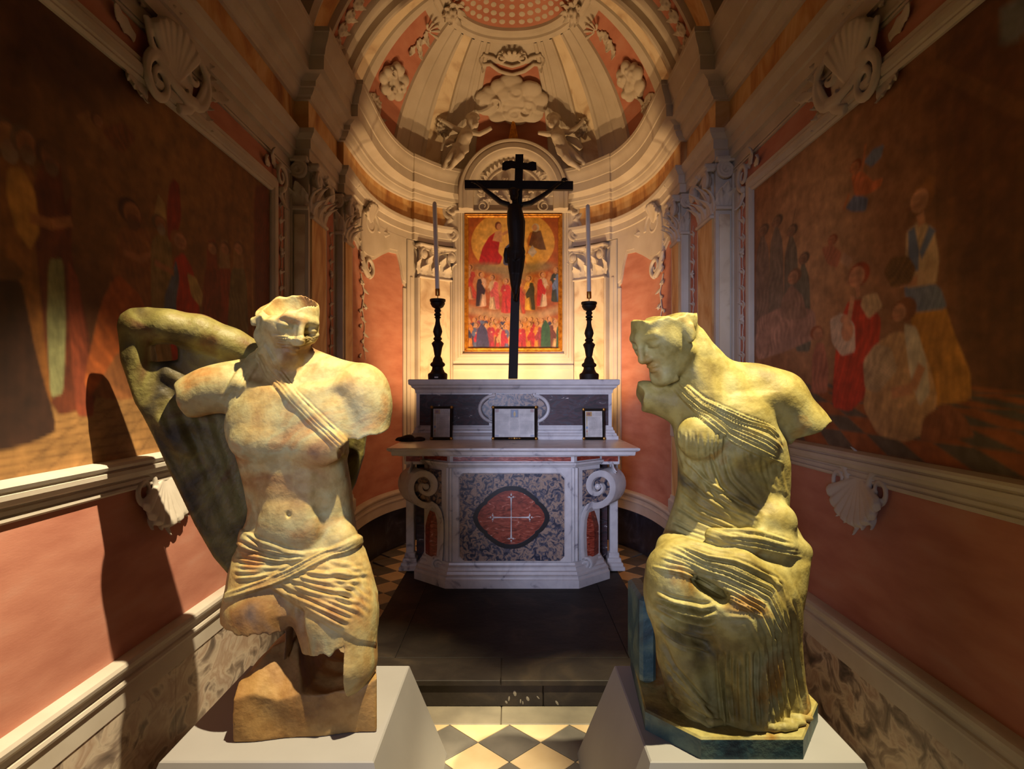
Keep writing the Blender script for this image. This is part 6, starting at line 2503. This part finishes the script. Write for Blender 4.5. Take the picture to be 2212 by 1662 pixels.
for px, py, rx, ry in ((1050, 578, 30, 9), (1080, 584, 30, 10), (1110, 588, 24, 10), (1140, 582, 32, 10), (1168, 575, 28, 9), (1096, 600, 16, 8), (1130, 600, 16, 7)):
    pe(px, py, rx, ry, (150, 134, 96), .05, .85)


rs0 = random.Random(8)


def saint(px, py, h, c1, c2, wing=None):
    """small robed figure: gown, cloak over one shoulder, bent arms, head with halo"""
    w = h * .15
    f = rs0.choice((-1, 1))
    ln = rs0.uniform(-.25, .25) * w
    X = lambda u: px + f * u * w
    Y = lambda v: py + v * h
    dk = tuple(int(v * .62) for v in c1)
    lt = tuple(min(255, int(v * 1.18 + 14)) for v in c2)
    if wing:
        pp([(X(-.3), Y(.2)), (X(-1.5), Y(.1)), (X(-1.9), Y(.34)), (X(-1.2), Y(.58)), (X(-.5), Y(.4))], wing, .75, (.5, .02, .15))
        pp([(X(.3), Y(.2)), (X(1.4), Y(.08)), (X(1.7), Y(.3)), (X(1.1), Y(.52)), (X(.5), Y(.4))], wing, .6, (.5, .02, .15))
    pe(px + ln, Y(.06), h * .105, h * .105, (226, 180, 96), None, .5)
    pp([(X(-.3), Y(.14)), (X(-.85), Y(.2)), (X(-.95), Y(.36)), (X(-.55), Y(.5)), (X(-.8), Y(.75)), (X(-1.15), Y(1.0)), (X(.0), Y(1.02)), (X(.9), Y(.99)), (X(.75), Y(.72)), (X(.55), Y(.5)), (X(.9), Y(.36)), (X(.8), Y(.2)), (X(.3), Y(.14))], c2, 1, (.1, .03, .14))
    pp([(X(-.85), Y(.19)), (X(-.2), Y(.17)), (X(.15), Y(.36)), (X(.75), Y(.52)), (X(.5), Y(.66)), (X(-.1), Y(.62)), (X(-.35), Y(.82)), (X(-.5), Y(1.0)), (X(-1.25), Y(1.0)), (X(-1.05), Y(.6)), (X(-1.1), Y(.36))], c1, 1, (.5, .03, .16))
    pp([(X(-.1), Y(.62)), (X(.1), Y(.66)), (X(-.3), Y(.98)), (X(-.5), Y(1.0)), (X(-.35), Y(.82))], dk, .7)
    pp([(X(.1), Y(.70)), (X(.25), Y(.70)), (X(.35), Y(.98)), (X(.2), Y(.98))], lt, .6)
    pp([(X(.85), Y(.24)), (X(1.15), Y(.38)), (X(.2), Y(.34)), (X(.25), Y(.28)), (X(.8), Y(.31))], c2, 1)
    pe(X(.15), Y(.32), h * .032, h * .026, (210, 156, 112))
    pp([(X(-.14), Y(.10)), (X(.14), Y(.10)), (X(.16), Y(.17)), (X(-.16), Y(.17))], (190, 138, 98), 1)
    pe(px + ln - f * h * .012, Y(.045), h * .062, h * .074, (112, 66, 34))
    pe(px + ln + f * h * .012, Y(.058), h * .046, h * .064, (216, 164, 118))
    pe(px + ln + f * h * .028, Y(.052), h * .02, h * .010, (130, 84, 56), None, .7)


pp([(995, 655), (1050, 670), (1110, 676), (1170, 672), (1225, 655), (1225, 668), (1170, 690), (1110, 694), (1050, 688), (995, 672)], (190, 158, 116), .9, None, .06)
for px, py, c1, c2 in ((1016, 574, (190, 70, 46), (206, 160, 112)), (1041, 590, (60, 40, 40), (216, 180, 150)), (1066, 596, (206, 96, 92), (206, 180, 140)), (1092, 604, (206, 60, 50), (190, 60, 50)), (1122, 606, (196, 80, 50), (206, 170, 110)), (1143, 598, (70, 66, 40), (226, 176, 66)), (1172, 590, (196, 50, 40), (216, 190, 160)), (1200, 580, (110, 130, 170), (60, 64, 44))):
    saint(px, py, 72, c1, c2, (196, 140, 80))
rs = random.Random(5)
pals = [(60, 60, 92), (180, 50, 66), (206, 140, 60), (96, 110, 150), (190, 60, 40), (200, 160, 110), (60, 96, 60), (150, 60, 70), (214, 170, 120), (110, 60, 40)]
for row, (py, n) in enumerate(((684, 17), (694, 13))):
    for i in range(n):
        px = 1004 + (214 / n) * (i + .5) + rs.uniform(-3, 3)
        saint(px, py + rs.uniform(-4, 4) - abs(px - 1108) * .05 + 6, 62 if row else 58, rs.choice(pals), rs.choice(pals))
pp([(1028, 752), (1030, 715), (1040, 698), (1052, 712), (1058, 752)], (72, 70, 110), 1, (.1, .03, .1))
pp([(1168, 752), (1170, 705), (1178, 690), (1188, 705), (1190, 752)], (52, 92, 56), 1, (.1, .03, .1))
pp([(995, 752), (1225, 752), (1225, 775), (995, 775)], (150, 124, 92), .9, None, .05)
cv.c *= np.array((.80, .74, .70))
cv.noise(.12, 60, 6)
cv.mesh('painted_canvas', lambda a, b: (a, PYD - .001, b), PAINT2, pt)

# ------------------------------------------------------------------ stucco on the nave walls
m = M()
m.ell((0, 0, 0), (.19, .17, .04), 20, 8)
shell(m, -.02, -.10, .9, 2.5, .30, 7, .03)
otube(m, spiral(.16, .05, .17, .03, -2.2, 1.25, 34), .034, .016, .045)
otube(m, spiral(-.17, -.14, .12, .025, 1.0, 1.5, 30), .034, .016, .045)
otube(m, [(-.28, .10), (-.24, .0), (-.16, -.06), (-.05, -.10), (.06, -.12), (.16, -.10)], .02, .034, .05)
otube(m, [(.30, .14), (.26, .04), (.20, -.06), (.10, -.16), (.0, -.20)], .02, .03, .04)
for k in range(7):
    leaf(m, .26 + .02 * math.sin(k), .18 - .05 * k, .2 - .12 * k, .12, .07, .03, .04)
for k in range(6):
    leaf(m, -.24 + .04 * k, .16 + .01 * k, 2.0 - .2 * k, .11, .08, .03, .05)
rosette(m, .03, .16, .05, .05, 6)
rosette(m, -.12, .13, .045, .05, 6)
for k in range(4):
    leaf(m, -.22 - .03 * k, -.2, -2.0 - .25 * k, .12, .07, .03, .04)
leaf(m, -.30, -.02, 2.9, .22, .10, .02, .03)
leaf(m, .34, .06, .2, .24, .10, .02, .03)
CART = fuse(m, .007, 1)
m = M()
shell(m, 0, .0, PI + .35, 2 * PI - .35, .24, 9, .012)
otube(m, spiral(-.17, -.04, .09, .02, PI / 2, -1.4, 24), .020, .01, .02)
otube(m, spiral(.17, -.04, .09, .02, PI / 2, 1.4, 24), .020, .01, .02)
for k in range(5):
    leaf(m, -.06 + .03 * k, -.06, -PI / 2 + (k - 2) * .25, .22 + .04 * (k == 2), .06, .03, .03)
leaf(m, -.05, .04, PI / 2 + .3, .10, .05)
leaf(m, .02, .04, PI / 2, .12, .05)
leaf(m, .10, .04, PI / 2 - .3, .10, .05)
m.box(-.26, .26, -.02, .03, -.01, .012)
SHEL = fuse(m, .006, 1)
m = M()
otube(m, spiral(0, 0, .09, .02, -PI / 2, 1.5, 26), .022, .01, .02)
leaf(m, .02, -.06, -1.2, .18, .08, .03, .03)
leaf(m, -.04, .04, 2.6, .18, .08, .03, .03)
leaf(m, -.14, .02, 3.0, .14, .07, .02, .03)
CORNR = fuse(m, .006, 1)
for side, w in ((-1, wall_left), (1, wall_right)):
    put('stucco_cartouche', CART, (lambda u, v, w, g=wall_map(side, 2.73, 3.10, .012): g(u * .9, v * .9, w * .6)), MAT['stucco'], w)
    put('stucco_shell', SHEL, (lambda u, v, w, g=wall_map(side, 2.66, 1.262, .006): g(u * .9, v * .9, w * .8)), MAT['stucco'], w)
    put('stucco_scroll', CORNR, wall_map(side, 3.96, 3.05, .012), MAT['stucco'], w)

# ------------------------------------------------------------------ cherubs on the pediment


def cherub(name, spec, d, label):
    m = M()
    k = d / FPX

    def pt_(px, py, dd=0.0):
        return P(px, py, d - dd)

    def tub(pts, n=10):
        m.tube([pt_(p[0], p[1], p[3] if len(p) > 3 else 0) for p in pts], [p[2] * k for p in pts], n)
    spec(m, pt_, tub, k)
    V, Fc = fuse(m, .0085, 2)
    return tag(make_obj(name, V, Fc, MAT['stucco'], None, 180), label, 'cherub')


def curls(m, pt_, px, py, k):
    for i in range(11):
        a = PI * (.05 + .9 * i / 10)
        m.ell(pt_(px - 12 * math.cos(a), py - 9 * math.sin(a) - 2, .01), (4.6 * k, 4.6 * k, 4.6 * k), 8, 6)
    for i in range(7):
        a = PI * (.1 + .8 * i / 6)
        m.ell(pt_(px - 8 * math.cos(a), py - 11 * math.sin(a) - 1, .05), (4.4 * k, 4 * k, 4.4 * k), 8, 6)


def ch_left(m, pt_, tub, k):
    m.ell(pt_(1020, 264, .03), (13 * k, 13 * k, 14.5 * k), 14, 10)
    m.ell(pt_(1027, 270, .08), (7 * k, 6 * k, 7 * k), 10, 8)
    m.ell(pt_(1033, 266, .10), (2.6 * k, 3 * k, 2.6 * k), 8, 6)
    curls(m, pt_, 1021, 258, k)
    tub([(1014, 276, 8), (1010, 284, 12, .01), (1004, 298, 15, .03), (997, 313, 14, .02), (991, 324, 13)], 14)
    m.ell(pt_(1010, 292, .07), (12 * k, 8 * k, 11 * k), 12, 8)
    tub([(1000, 284, 6.5), (986, 279, 6), (974, 272, 5.2, .02), (962, 264, 4.4, .03), (953, 259, 4, .03)])
    tub([(1018, 286, 6), (1036, 290, 5.5, .03), (1052, 282, 5, .05), (1062, 276, 4.4, .06)])
    m.ell(pt_(949, 257, .03), (5 * k, 4 * k, 4 * k), 8, 6)
    for j in range(4):
        tub([(949, 257 - j, 1.6, .03), (942 - j, 251 + j * 3, 1.3, .03)])
    tub([(986, 322, 9), (977, 334, 8.5, .04), (968, 346, 7, .04), (962, 356, 5.2, .02), (957, 366, 4.2, .02)])
    tub([(998, 324, 9.5, .02), (995, 336, 9, .07), (986, 346, 7.5, .08), (978, 357, 5.4, .05), (970, 366, 4.4, .05)])
    for j in range(6):
        tub([(978 + j, 312 + j * 3, 3.4, .03), (994 + j, 318 + j * 3, 4, .08), (1012, 310 + j * 3, 3, .04)])
    tub([(982, 306, 4), (968, 304, 5), (956, 314, 4), (954, 326, 3)])
    tub([(996, 292, 4, -.04), (978, 300, 9, -.05), (962, 314, 6, -.05)])


def ch_right(m, pt_, tub, k):
    mir = lambda x: x
    m.ell(pt_(1196, 264, .03), (13 * k, 13 * k, 14.5 * k), 14, 10)
    m.ell(pt_(1191, 270, .08), (7 * k, 6 * k, 7 * k), 10, 8)
    m.ell(pt_(1186, 266, .10), (2.6 * k, 3 * k, 2.6 * k), 8, 6)
    curls(m, pt_, 1196, 258, k)
    tub([(1199, 277, 8), (1202, 286, 13, .01), (1207, 299, 15, .03), (1213, 313, 13.5, .02), (1219, 325, 13)], 14)
    m.ell(pt_(1202, 293, .07), (13 * k, 8 * k, 10 * k), 12, 8)
    tub([(1194, 288, 6.5), (1182, 290, 6, .03), (1170, 288, 4.8, .05), (1162, 287, 4, .06)])
    tub([(1214, 284, 6.5), (1228, 286, 6, .02), (1242, 279, 5.2, .03), (1252, 270, 4.4, .03), (1258, 262, 4, .03)])
    m.ell(pt_(1260, 258, .03), (5 * k, 4 * k, 4 * k), 8, 6)
    for j in range(4):
        tub([(1260, 258 - j, 1.6, .03), (1266 + j, 251 + j * 3, 1.3, .03)])
    tub([(1226, 322, 9), (1236, 332, 8.5, .04), (1247, 342, 7.4, .04), (1258, 350, 5.4, .03), (1268, 358, 4.4, .02)])
    tub([(1214, 326, 9.5, .02), (1222, 340, 9, .07), (1232, 351, 7.6, .08), (1244, 358, 5.6, .05), (1254, 366, 4.6, .05)])
    for j in range(6):
        tub([(1200 + j, 316 + j * 3, 3, .05), (1212 + j, 324 + j * 3, 4, .08), (1228, 318 + j * 3, 3, .04)])
    tub([(1222, 296, 4, -.04), (1242, 306, 9, -.05), (1256, 322, 6, -.05)])


cherub('stucco_cherub', ch_left, 6.52, 'white stucco cherub reaching towards the fluted rosette, head turned to the gilt rays')
cherub('stucco_cherub', ch_right, 6.52, 'white stucco cherub with one stubby arm out, legs swept along the pediment')
